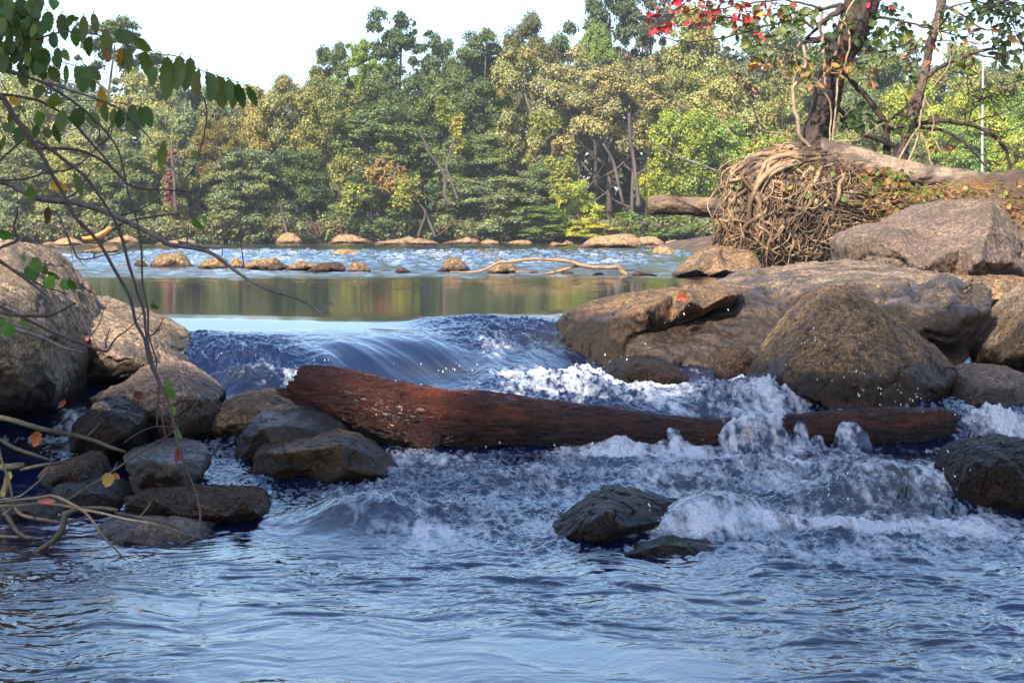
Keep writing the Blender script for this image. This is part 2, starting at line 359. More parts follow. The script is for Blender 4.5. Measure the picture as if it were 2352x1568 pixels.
# ---------------------------------------------------------------- stones
def mat_rock(name, c1, c2, c3, speck=1.0, wetdark=.3, scale=1.0, bump=.5, vein=0.0, spec=.34):
    s = M(name); p = s.pos()
    big = s.noise(p, 3.2 * scale, 5, .6, .3); mid = s.noise(p, 14 * scale, 5, .65); fine = s.noise(p, 120 * scale, 3, .7); spk = s.noise(p, 260 * scale, 2, .6)
    col = s.mix(s.ramp(big, [(.38, 0.0), (.62, 1.0)]), c1, c2)
    col = s.mix(s.ramp(mid, [(.50, 0.0), (.68, 1.0)]), col, c3)
    col = s.mix(s.ramp(s.noise(p, 46 * scale, 5, .75), [(.42, .0), (.58, 1.0)]), s.mix(1., col, (.30, .28, .28), 'MULTIPLY'), s.mix(1., col, (1.3, 1.25, 1.2), 'MULTIPLY'))
    col = s.mix(s.ramp(fine, [(.40, .0), (.58, 1.0)]), s.mix(.75 * speck, col, (.016, .014, .013)), col)
    col = s.mix(s.ramp(spk, [(.57, 0.0), (.68, .6 * speck)]), col, (.62, .55, .48))
    wet = s.attr("wet"); lich = s.attr("lichen")
    col = s.mix(s.math('MULTIPLY', lich, .65), col, s.mix(mid, (.036, .030, .024), (.085, .070, .040)))
    col = s.mix(wet, col, s.mix(1.0, col, (wetdark, wetdark * .95, wetdark * .95), 'MULTIPLY'))
    s.set(s.b.inputs["Base Color"], col); s.b.inputs['Specular IOR Level'].default_value = spec
    s.set(s.b.inputs["Roughness"], s.ramp(s.math('ADD', wet, s.math('MULTIPLY', s.math('SUBTRACT', mid, .5), .5)), [(.1, .88), (.75, .36)]))
    h = s.math('ADD', s.math('MULTIPLY', s.noise(p, 30 * scale, 7, .78), 3.2), s.math('MULTIPLY', fine, .45))
    s.set(s.b.inputs["Normal"], s.bump(h, bump, .012 / scale))
    return s.m
RM = {
    'granite': mat_rock("granite", (.52, .35, .195), (.37, .255, .165), (.17, .13, .095), 1.0, .13),
    'pink': mat_rock("pink_granite", (.48, .305, .19), (.38, .24, .16), (.21, .155, .11), 1.0, .14),
    'brown': mat_rock("brown_rock", (.33, .185, .083), (.42, .25, .115), (.085, .050, .030), .9, .20, spec=.2),
    'slab': mat_rock("tan_slab", (.46, .315, .19), (.34, .225, .14), (.16, .115, .08), .8, .2),
    'purple': mat_rock("purple_rock", (.235, .145, .105), (.30, .20, .135), (.13, .09, .075), .8, .3),
    'dark': mat_rock("dark_wet_rock", (.125, .054, .020), (.040, .020, .010), (.26, .125, .048), 1.0, .34, bump=.9, spec=.16),
    'far': mat_rock("far_sunny_rock", (.52, .30, .13), (.40, .225, .10), (.58, .36, .18), .7, .22, .35),
    'mid': mat_rock("river_rock", (.44, .25, .085), (.30, .17, .065), (.12, .08, .045), .8, .16, .5),
}
def remesh_smooth(V, Fc, vox, it):
    me = bpy.data.meshes.new("tmp"); me.from_pydata([tuple(v) for v in V], [], Fc); me.update()
    o = bpy.data.objects.new("tmp", me); COL.objects.link(o)
    m = o.modifiers.new("r", 'REMESH'); m.mode = 'VOXEL'; m.voxel_size = vox
    dg = bpy.context.evaluated_depsgraph_get(); r = bpy.data.meshes.new_from_object(o.evaluated_get(dg))
    bpy.data.objects.remove(o); bpy.data.meshes.remove(me)
    n = len(r.vertices); V = np.empty(n * 3); r.vertices.foreach_get("co", V); V = V.reshape(-1, 3)
    E = np.empty(len(r.edges) * 2, dtype=np.int32); r.edges.foreach_get("vertices", E); E = E.reshape(-1, 2)
    quad = np.array([list(p.vertices) for p in r.polygons if len(p.vertices) == 4])
    tri = [list(p.vertices) for p in r.polygons if len(p.vertices) == 3]
    if tri: quad = np.vstack([quad, [t + [t[2]] for t in tri]]) if False else quad
    bpy.data.meshes.remove(r)
    deg = np.bincount(E.ravel(), minlength=n)[:, None]
    for k in range(it):
        S = np.zeros_like(V)
        for c in range(3):
            S[:, c] = np.bincount(E[:, 0], V[E[:, 1], c], n) + np.bincount(E[:, 1], V[E[:, 0], c], n)
        V = V * .5 + .5 * S / np.maximum(deg, 1)
    return V, quad
def normals(V, Q):
    N = np.cross(V[Q[:, 2]] - V[Q[:, 0]], V[Q[:, 3]] - V[Q[:, 1]]); R = np.zeros_like(V)
    for k in range(4):
        for c in range(3): R[:, c] += np.bincount(Q[:, k], N[:, c], len(V))
    return R / (np.linalg.norm(R, axis=1)[:, None] + 1e-12)
def rock(name, label, frame, outline, Y0, thick, inner=(), mat='granite', wl=None, wet=.08, lichen=.3, res=80, smooth=3, rough=1.0, lean=.5, seed=1, cat="boulder", group=None, facet=.35, wetbias=0.0, strata=0.0):
    """outline: silhouette points (px, py[, Y]); inner: (px, py, Y or offset); a closed solid is meshed from them, rounded and weathered"""
    rng = random.Random(seed * 77 + 5)
    O = fr(frame, outline); ys = [p[1] for p in O]; y0, y1 = min(ys), max(ys)
    cx = sum(p[0] for p in O) / len(O); cy = sum(ys) / len(O)
    P2 = []; YY = []
    for p in O:
        t = (y1 - p[1]) / (y1 - y0); P2.append((p[0], p[1])); YY.append(p[2] if len(p) > 2 else Y0 + thick * (.12 + lean * t))
    nO = len(P2)
    I = fr(frame, inner)
    if not I:
        for sc, d in ((.68, .16), (.36, .26)):
            step = 2 if sc > .5 else 3
            for q in range(0, nO, step):
                jx = 1 + rng.uniform(-.12, .12)
                x = cx + (O[q][0] - cx) * sc * jx; y = cy + (O[q][1] - cy) * sc * jx
                t = (y1 - y) / (y1 - y0)
                I.append((x, y, -thick * (d + facet * rng.uniform(-.35, .35) * .4 - lean * t * .75)))
    for p in I:
        P2.append((p[0], p[1])); YY.append(p[2] if p[2] > 2.5 else Y0 + p[2])
    res2 = delaunay_2d_cdt([Vector(p) for p in P2], [(k, (k + 1) % nO) for k in range(nO)], [], 1, 1e-4)
    vs, _, fs, ov = res2[0], res2[1], res2[2], res2[3]
    V = []
    for v, src in zip(vs, ov):
        if src: Y = YY[src[0]]
        else:
            d = [((v[0] - a) ** 2 + (v[1] - b) ** 2) for a, b in P2]; Y = YY[int(np.argmin(d))]
        V.append(W(v[0], v[1], Y))
    Fc = [tuple(f) for f in fs]
    omap = {}
    for k, src in enumerate(ov):
        for q in src:
            if q < nO: omap[q] = k
    ring = [omap[q] for q in range(nO) if q in omap]
    b0 = len(V)
    zmin = min(v[2] for v in V)
    for k in ring:
        v = V[k]; c = W(cx, cy, Y0)
        V.append(np.array((c[0] + (v[0] - c[0]) * .86, v[1] + thick * .62, min(v[2], c[2] + (v[2] - c[2]) * .86) if v[2] > c[2] else v[2])))
    V.append(W(cx, cy, Y0) + np.array((0, thick * 1.15, -.1 * (y1 - y0) / F * Y0)))
    n = len(ring)
    for q in range(n):
        a, b = ring[q], ring[(q + 1) % n]
        Fc.append((b, a, b0 + q)); Fc.append((b, b0 + q, b0 + (q + 1) % n)); Fc.append((b0 + (q + 1) % n, b0 + q, b0 + n))
    V = np.array(V); ext = V.max(0) - V.min(0); size = max(ext[0], ext[2], .6 * ext[1])
    # flip if the solid came out inside-out
    vol = sum(np.dot(V[f[0]], np.cross(V[f[1]], V[f[2]])) for f in Fc)
    if vol < 0: Fc = [tuple(reversed(f)) for f in Fc]
    V, Q = remesh_smooth(V, Fc, size / res, smooth)
    N = normals(V, Q); s = min(size, 1.6)
    q = V / s
    d = .013 * fbm3(q * 3.1, 3, seed) + .011 * fbm3(q * 9, 3, seed + 9) + .006 * fbm3(q * 26, 2, seed + 20)
    cr = np.abs(fbm3(q * np.array((4.0, 4.0, 6.5)), 2, seed + 31)); d -= .016 * (1 - sstep(0, .06, cr))
    if strata: d += strata * .02 * fbm3(q * np.array((3, 3, 22)), 3, seed + 40)
    V = V + N * (d * s * rough)[:, None]
    wz = wl if wl is not None else V[:, 2].min() + .25 * ext[2]
    nz = fbm3(V * 5, 4, seed + 50)
    wt = np.clip(1 - sstep(wz + wet * .55, wz + wet * 1.25, V[:, 2] + .5 * wet * nz) + wetbias * (.8 + .6 * nz), 0, 1)
    li = np.clip(sstep(.05, .40, fbm3(V * 2.6 / min(1, s), 5, seed + 60, 2.1, .6)) * lichen * 2.0, 0, 1)
    c = V.mean(0); base = (c[0], c[1], wz)
    o = new_mesh(name, V, Q, RM[mat], True, {"wet": wt, "lichen": li}, base)
    return tag(o, label, cat, group)

G_R = "boulders on the bank beside the rapids"; G_L = "boulders across the stream from the slab"; G_M = "stones standing in the river"; G_F = "sunlit rocks along the far shore"
def near_rocks():
    # ---- right side
    rock("boulder", "big brown pyramid-shaped boulder with wet foot beside the splashing white water", '6',
         [(925, 740), (960, 680), (1000, 600), (1060, 500), (1150, 390), (1230, 300), (1310, 215), (1390, 180), (1470, 168), (1540, 195), (1610, 255), (1700, 320), (1800, 390), (1900, 470), (1970, 540), (2020, 600), (2035, 660), (2010, 720), (1990, 770), (1980, 860), (1500, 900), (1000, 860)],
         8.1, .8, [(1120, 520, .12), (1270, 400, .0), (1190, 590, -.16), (1090, 640, .0), (1390, 240, .12), (1470, 215, .10), (1560, 250, .12), (1640, 320, .02), (1480, 430, -.14), (1500, 680, -.34), (1260, 720, -.30), (1750, 600, -.20), (1730, 440, -.04), (1840, 520, .02), (1900, 690, -.10), (1590, 330, -.05), (1500, 850, -.36), (1800, 830, -.22)],
         'brown', -.25, .17, .35, 120, 1, seed=3, lean=.45, group=G_R)
    sl = rock("boulder", "broad flat-topped tan rock slab behind the pyramid boulder, its front wet and dark", '6',
         [(385, 640, 9.3), (372, 480, 9.35), (440, 425, 9.4), (600, 395, 9.6), (760, 325, 9.8), (850, 250, 10.1), (848, 180, 10.6), (900, 155, 11.2), (960, 130, 11.6), (1080, 100, 12), (1250, 75, 12.2), (1400, 60, 12.3), (1560, 52, 12.3), (1640, 58, 12.2), (1740, 80, 12), (1830, 105, 11.4), (1960, 115, 11), (2060, 130, 10.6), (2150, 160, 10), (2200, 185, 9.6), (2215, 230, 9.5), (2200, 290, 9.4), (2180, 340, 9.4), (2140, 400, 9.4), (2110, 470, 9.4), (2090, 540, 9.3), (2060, 590, 9.3), (2000, 680, 9.3), (1400, 760, 9.2), (900, 760, 9.2), (600, 720, 9.2), (430, 700, 9.25)],
         9.4, 1.8, [(880, 190, 10.4), (1000, 205, 10.1), (1200, 195, 10.0), (1400, 188, 9.9), (1560, 160, 9.85), (1750, 150, 9.8), (1950, 150, 9.7), (2120, 180, 9.55), (1100, 140, 11), (1400, 115, 11), (1700, 115, 10.8),
                   (900, 330, 9.75), (700, 470, 9.4), (1100, 300, 9.8), (1150, 480, 9.55), (1000, 560, 9.3), (600, 560, 9.25), (1000, 680, 9.22), (1500, 300, 9.5), (1800, 300, 9.3), (2050, 330, 9.15), (2000, 440, 9.2), (1850, 400, 9.25), (1900, 480, 9.35), (2050, 500, 9.3)],
         'slab', -.12, .34, .45, 150, 2, seed=5, group=G_R, strata=.3)
    rock("boulder", "low dark wedge-shaped rock with a maple leaf on top, beside the crest", '6',
         [(10, 480, 9.8), (30, 360, 9.9), (70, 325, 9.9), (110, 300, 10), (200, 255, 10.1), (300, 235, 10.2), (430, 215, 10.2), (560, 190, 10.2), (700, 180, 10.2), (840, 175, 10.2), (955, 188, 10.1), (960, 215, 9.9), (900, 260, 9.8), (760, 330, 9.75), (600, 400, 9.65), (480, 430, 9.5), (400, 470, 9.42), (390, 600, 9.35), (300, 640, 9.35), (180, 600, 9.45), (70, 540, 9.6)],
         9.7, .7, [(350, 330, 9.55), (490, 290, 9.4), (700, 250, 9.5), (880, 225, 9.6), (480, 390, 9.45), (600, 360, 9.62), (760, 290, 9.68), (370, 425, 9.4), (250, 480, 9.42), (340, 530, 9.36), (120, 460, 9.6), (220, 360, 9.6), (120, 370, 9.75), (620, 215, 9.75), (400, 250, 9.8)],
         'brown', -.07, .11, .5, 110, 1, seed=7, wetbias=.35, group=G_R)
    rock("boulder", "large purple-brown boulder with a pale vein, furthest back of the bank rocks", '3',
         [(1235, 1560, 13), (1245, 1510, 13), (1270, 1480, 13.1), (1340, 1450, 13.2), (1420, 1420, 13.3), (1530, 1400, 13.4), (1590, 1395, 13.4), (1700, 1340, 13.6), (1800, 1290, 13.7), (1900, 1250, 13.8), (1970, 1238, 13.8), (2060, 1245, 13.7), (2140, 1240, 13.6), (2180, 1262, 13.5), (2220, 1310, 13.5), (2260, 1360, 13.5), (2300, 1430, 13.5), (2346, 1510, 13.5), (2420, 1620, 13.5), (2440, 1800, 13.2), (1900, 1830, 12.8), (1300, 1810, 13)],
         13, 2.0, [(1700, 1415, 13.15), (1560, 1440, 12.9), (1400, 1500, 12.8), (1560, 1580, 12.6), (1850, 1420, 13.2), (1980, 1300, 13.5), (2130, 1330, 13.0), (2140, 1420, 12.75), (1960, 1540, 12.7), (2050, 1650, 12.4), (2250, 1500, 13), (2300, 1650, 12.9), (1700, 1680, 12.5)],
         'purple', -.05, .1, .35, 120, 2, seed=9, group=G_R)
    rock("boulder", "small rounded dark boulder tucked between the slab and the pyramid boulder", '6',
         [(820, 620), (824, 560), (845, 520), (880, 485), (930, 470), (985, 482), (1025, 525), (1030, 600), (1010, 700), (900, 730), (835, 700)], 8.75, .3, (), 'dark', -.23, .05, .2, 50, 3, seed=11, group=G_R)
    rock("boulder", "black wet boulder half under the rushing water below the wedge rock", '6',
         [(230, 610), (300, 560), (400, 530), (500, 525), (570, 545), (640, 590), (690, 635), (700, 690), (640, 730), (430, 730), (260, 690)], 8.75, .4, (), 'dark', -.15, .3, .3, 70, 2, seed=12, wetbias=.6, group=G_R)
    rock("boulder", "rounded reddish boulder at the edge of the picture beside the pyramid boulder's foot", '6',
         [(1995, 800), (2005, 700), (2040, 630), (2100, 585), (2180, 568), (2280, 580), (2380, 615), (2480, 700), (2520, 880), (2350, 930), (2150, 910), (2010, 870)], 7.95, .6, (), 'purple', -.27, .1, .3, 70, 3, seed=13, group=G_R)
    rock("boulder", "pale pinkish sloping rock face seen through the gap beyond the slab's corner", '6',
         [(2090, 530), (2110, 495), (2150, 440), (2250, 330), (2360, 205), (2460, 140), (2520, 300), (2500, 600), (2300, 620), (2080, 600)], 9.35, .6, (), 'slab', -.15, .05, .2, 60, 2, seed=14, group=G_R)
    rock("boulder", "tan rock leaning in from the picture's edge over the small pool by the slab", '6',
         [(2222, 560), (2240, 520), (2270, 460), (2330, 360), (2400, 300), (2500, 280), (2520, 600), (2350, 610), (2260, 590)], 8.9, .5, (), 'brown', -.2, .09, .3, 60, 2, seed=15, group=G_R)
    rock("boulder", "dark angular rock lying behind the slab's far corner", '6',
         [(1820, 110), (1900, 112), (2060, 124), (2200, 124), (2300, 130), (2420, 150), (2420, 300), (2250, 350), (2110, 480), (2000, 300)], 12.0, .9, (), 'brown', 0, .02, .5, 70, 2, seed=16, group=G_R)
    rock("boulder", "long low dark rock ridge between the slab and the purple-brown boulder", '6',
         [(1150, 110), (1300, 82), (1480, 55), (1600, 48), (1720, 50), (1800, 62), (1840, 90), (1900, 118), (1800, 160), (1500, 140), (1250, 130)], 12.9, .5, (), 'brown', -.05, .02, .5, 70, 2, seed=17, group=G_R)
    rock("boulder", "black rough wet rock at the picture's edge beside the white fall", '6',
         [(1985, 1120), (2000, 1060), (2060, 1005), (2130, 975), (2220, 958), (2352, 940), (2480, 960), (2540, 1150), (2520, 1390), (2250, 1390), (2080, 1340), (2000, 1230)], 6.15, .5, (), 'dark', -.42, .45, .2, 90, 1, seed=18, wetbias=.4, group=G_R, rough=1.3)
    rock("boulder", "slanting rock under the root mass at the waterline", '11',
         [(1880, 450), (1900, 425), (1950, 380), (2040, 300), (2130, 230), (2200, 190), (2330, 175), (2600, 180), (2700, 430), (2600, 480), (2200, 480)], 20.8, 1.0, (), 'brown', 0, .05, .5, 70, 2, seed=19, group=G_R)
    # ---- left side
    rock("boulder", "tall speckled granite boulder cut off by the picture's edge, tallest across from the slab", '4',
         [(-160, 70), (0, 88), (60, 110), (120, 150), (190, 210), (260, 290), (330, 380), (390, 470), (430, 580), (460, 720), (485, 850), (492, 980), (482, 1080), (462, 1170), (430, 1250, 7.9), (380, 1350, 8.0), (340, 1500, 8.05), (-160, 1540, 8.0)],
         7.6, 1.2, [(150, 320, 7.75), (280, 520, 7.6), (120, 700, 7.35), (300, 800, 7.38), (400, 760, 7.5), (100, 1000, 7.3), (330, 1050, 7.42), (200, 1180, 7.35), (400, 1120, 7.55), (-60, 500, 7.4), (-60, 900, 7.25), (150, 1255, 7.45), (350, 1240, 7.6), (-60, 1240, 7.4), (100, 1330, 7.95), (300, 1330, 7.95), (0, 1420, 8.0)],
         'granite', -.37, .30, .40, 110, 3, seed=21, group=G_L)
    rock("boulder", "low sloping speckled boulder with black wet foot, behind the tall granite boulder", '4',
         [(340, 520), (430, 490), (520, 490), (600, 520), (700, 560), (800, 590), (900, 620), (1000, 650), (1100, 690), (1170, 740), (1230, 800), (1280, 870), (1340, 920), (1390, 980), (1380, 1040), (1310, 1080), (1200, 1120), (1000, 1140), (850, 1150), (700, 1190), (540, 1190), (440, 1140), (380, 900)],
         8.5, .9, [(500, 640, 8.75), (640, 650, 8.6), (800, 700, 8.6), (1000, 760, 8.55), (1120, 860, 8.5), (560, 680, 8.45), (700, 900, 8.25), (900, 920, 8.25), (1050, 990, 8.3), (1250, 960, 8.45), (600, 1060, 8.3), (850, 1060, 8.3), (1150, 1050, 8.42)],
         'granite', -.25, .20, .40, 110, 2, seed=22, group=G_L)
    rock("boulder", "pinkish humped boulder with a red leaf on it, in front of the sloping boulder", '4',
         [(620, 1210), (700, 1150), (800, 1120), (900, 1060), (960, 1010), (1030, 975), (1100, 968), (1180, 975), (1240, 1010), (1320, 1060), (1400, 1120), (1470, 1170), (1515, 1215), (1480, 1260), (1380, 1330), (1300, 1400), (1250, 1480), (1000, 1540), (800, 1500), (680, 1330)],
         7.5, .7, (), 'pink', -.36, .16, .3, 90, 2, seed=23, group=G_L, lean=.6)
    rock("boulder", "shiny wet angular rock below the little side fall, nearest the humped boulder", '4',
         [(470, 1500), (500, 1400), (540, 1350), (600, 1310), (640, 1250), (680, 1225), (760, 1195), (850, 1200), (950, 1240), (1035, 1300), (1020, 1370), (1000, 1450), (985, 1560), (700, 1620), (480, 1590)],
         7.2, .5, [(620, 1330, 7.25), (760, 1310, 7.1), (900, 1340, 7.05), (1000, 1360, 7.1), (870, 1260, 7.25), (700, 1380, 6.98), (900, 1450, 6.95), (560, 1450, 7.0), (750, 1540, 6.95)], 'dark', -.42, .5, .15, 80, 1, seed=24, wetbias=.45, group=G_L)
    rock("stone", "small yellowish stone lying on the shiny wet rock", '4', [(632, 1280), (645, 1250), (675, 1232), (720, 1234), (750, 1262), (768, 1290), (740, 1304), (670, 1300)], 7.05, .08, (), 'pink', -.35, .02, .2, 30, 2, seed=25, cat="stone")
    rock("boulder", "dark rock wedged between the humped boulder and its brown neighbour", '4',
         [(1010, 1420), (1060, 1350), (1130, 1310), (1230, 1280), (1380, 1250), (1480, 1235), (1520, 1300), (1450, 1450), (1250, 1540), (1050, 1560)], 7.45, .4, (), 'dark', -.37, .06, .3, 60, 2, seed=26, group=G_L)
    rock("boulder", "brown rock with pale wet top, directly behind the two piled rocks", '4',
         [(1360, 1480), (1375, 1400), (1395, 1340), (1450, 1290), (1540, 1240), (1620, 1198), (1720, 1182), (1850, 1172), (1950, 1178), (2030, 1212), (2090, 1270), (2060, 1400), (1900, 1500), (1640, 1540), (1450, 1530)], 7.6, .6, (), 'brown', -.38, .06, .4, 80, 2, seed=27, wetbias=.2, group=G_L)
    rock("boulder", "upper of two piled grey rocks beside the log's thick end", 'D',
         [(535, 1075), (541, 1030), (548, 1000), (575, 965), (610, 940), (650, 930), (700, 935), (745, 950), (785, 975), (810, 1010), (800, 1060), (700, 1090), (580, 1090)], 7.15, .45,
         [(585, 1000, 7.05), (600, 985, 7.0), (660, 975, 7.02), (720, 985, 7.05), (640, 1030, 6.98), (570, 1030, 7.15), (720, 1040, 7.0), (760, 1005, 7.15), (650, 950, 7.35)], 'granite', -.40, .20, .5, 80, 1, seed=28, wetbias=.35, group=G_L)
    rock("boulder", "lower of two piled grey rocks, its foot in the foam below the log's thick end", 'D',
         [(576, 1080), (582, 1045), (600, 1025), (640, 1010), (700, 1005), (770, 993), (810, 1000), (850, 1020), (885, 1045), (915, 1075), (930, 1110), (880, 1135), (800, 1140), (650, 1140), (590, 1115)], 6.8, .4,
         [(640, 1040, 6.66), (720, 1030, 6.68), (790, 1020, 6.75), (850, 1050, 6.78), (640, 1080, 6.68), (720, 1075, 6.72), (800, 1080, 6.68), (870, 1090, 6.7), (760, 1110, 6.66)], 'brown', -.42, .12, .5, 80, 1, seed=29, wetbias=.25, group=G_L)
    rock("boulder", "squarish flat-topped rock with pale top and dark brown front, under the hanging twigs", '12',
         [(1085, 640, 6.75), (1110, 580, 6.9), (1200, 540, 7), (1350, 520, 7.05), (1500, 515, 7.05), (1600, 530, 7), (1700, 560, 6.9), (1775, 595, 6.75), (1805, 680, 6.6), (1820, 780, 6.55), (1740, 850, 6.5), (1690, 930, 6.45), (1650, 1010, 6.4), (1400, 1030, 6.4), (1230, 1000, 6.4), (1160, 900, 6.45), (1140, 760, 6.5), (1095, 700, 6.6)],
         6.5, .5, [(1140, 670, 6.5), (1290, 645, 6.4), (1440, 672, 6.36), (1590, 672, 6.38), (1690, 640, 6.5), (1350, 590, 6.75), (1550, 590, 6.7), (1300, 790, 6.36), (1500, 790, 6.34), (1650, 780, 6.4), (1450, 920, 6.4), (1250, 900, 6.42)], 'slab', -.43, .20, .3, 80, 1, seed=30, group=G_L)
    rock("boulder", "small dark slanting rock left standing between the sticks", '12',
         [(330, 800), (400, 720), (500, 690), (600, 650), (700, 615), (790, 620), (850, 660), (880, 720), (912, 800), (910, 900), (800, 960), (500, 960), (380, 880)], 6.5, .35, (), 'dark', -.43, .06, .3, 60, 1, seed=31, group=G_L)
    rock("boulder", "dark water-washed ledge rock just above the pale-topped low rock", '12',
         [(440, 960), (470, 900), (530, 860), (640, 845), (760, 855), (850, 880), (1000, 890), (1100, 930), (1145, 1000), (1160, 1110), (1000, 1240), (600, 1260), (350, 1200)], 6.15, .4, (), 'dark', -.44, .2, .2, 70, 1, seed=32, wetbias=.4, group=G_L)
    rock("boulder", "long flat dark ledge rock with a straight top edge, water running off it", 'D',
         [(280, 1180), (288, 1140), (330, 1131), (420, 1130), (520, 1129), (575, 1132), (605, 1140), (620, 1160), (622, 1195), (560, 1225), (420, 1230), (295, 1220)], 6.0, .35,
         [(300, 1150, 5.98), (350, 1146, 5.9), (450, 1148, 5.9), (560, 1148, 5.92), (340, 1180, 5.95), (420, 1185, 5.88), (520, 1185, 5.88), (590, 1180, 5.95)], 'dark', -.45, .04, .3, 80, 1, seed=33, wetbias=.15, group=G_L)
    rock("boulder", "low broad purplish-grey rock partly sunk in the front pool", '12',
         [(690, 1460), (720, 1390), (760, 1310), (850, 1230), (950, 1175), (1100, 1150), (1300, 1130), (1500, 1130), (1700, 1130), (1850, 1150), (1950, 1190), (1985, 1270), (2005, 1350), (2030, 1480), (1700, 1570), (1200, 1570), (850, 1540)], 5.6, .45, (), 'purple', -.455, .035, .3, 90, 2, seed=34, group=G_L, lean=.8)
    rock("boulder", "black wet rock under the pile of sticks", '12',
         [(-80, 1070), (60, 1050), (200, 1050), (400, 1060), (560, 1100), (600, 1200), (560, 1300), (200, 1330), (-80, 1300)], 6.0, .35, (), 'dark', -.45, .3, .2, 60, 1, seed=35, wetbias=.3, group=G_L)
    # ---- in the rapids
    rock("boulder", "black triangular stone with a white veil of water down one side", '8',
         [(340, 440), (375, 395), (430, 350), (500, 300), (570, 250), (640, 216), (720, 222), (830, 245), (960, 280), (1100, 330), (1180, 400), (1100, 470), (720, 490), (400, 490)], 5.74, .34, [(640, 300, 5.60), (560, 350, 5.58), (700, 370, 5.56), (480, 400, 5.64), (620, 420, 5.52), (760, 290, 5.76), (900, 340, 5.76), (1020, 380, 5.78)], 'dark', -.46, .5, .1, 100, 1, seed=36, wetbias=.3, group=G_M)
    rock("boulder", "low black whale-back stone in front of the veil stone", '8',
         [(480, 490), (600, 455), (740, 425), (830, 397), (920, 385), (1010, 390), (1090, 412), (1145, 442), (1195, 485), (1200, 540), (900, 580), (540, 560)], 5.36, .4, (), 'dark', -.46, .03, .1, 80, 4, .6, seed=37, wetbias=.1, group=G_M, lean=.8)
near_rocks()

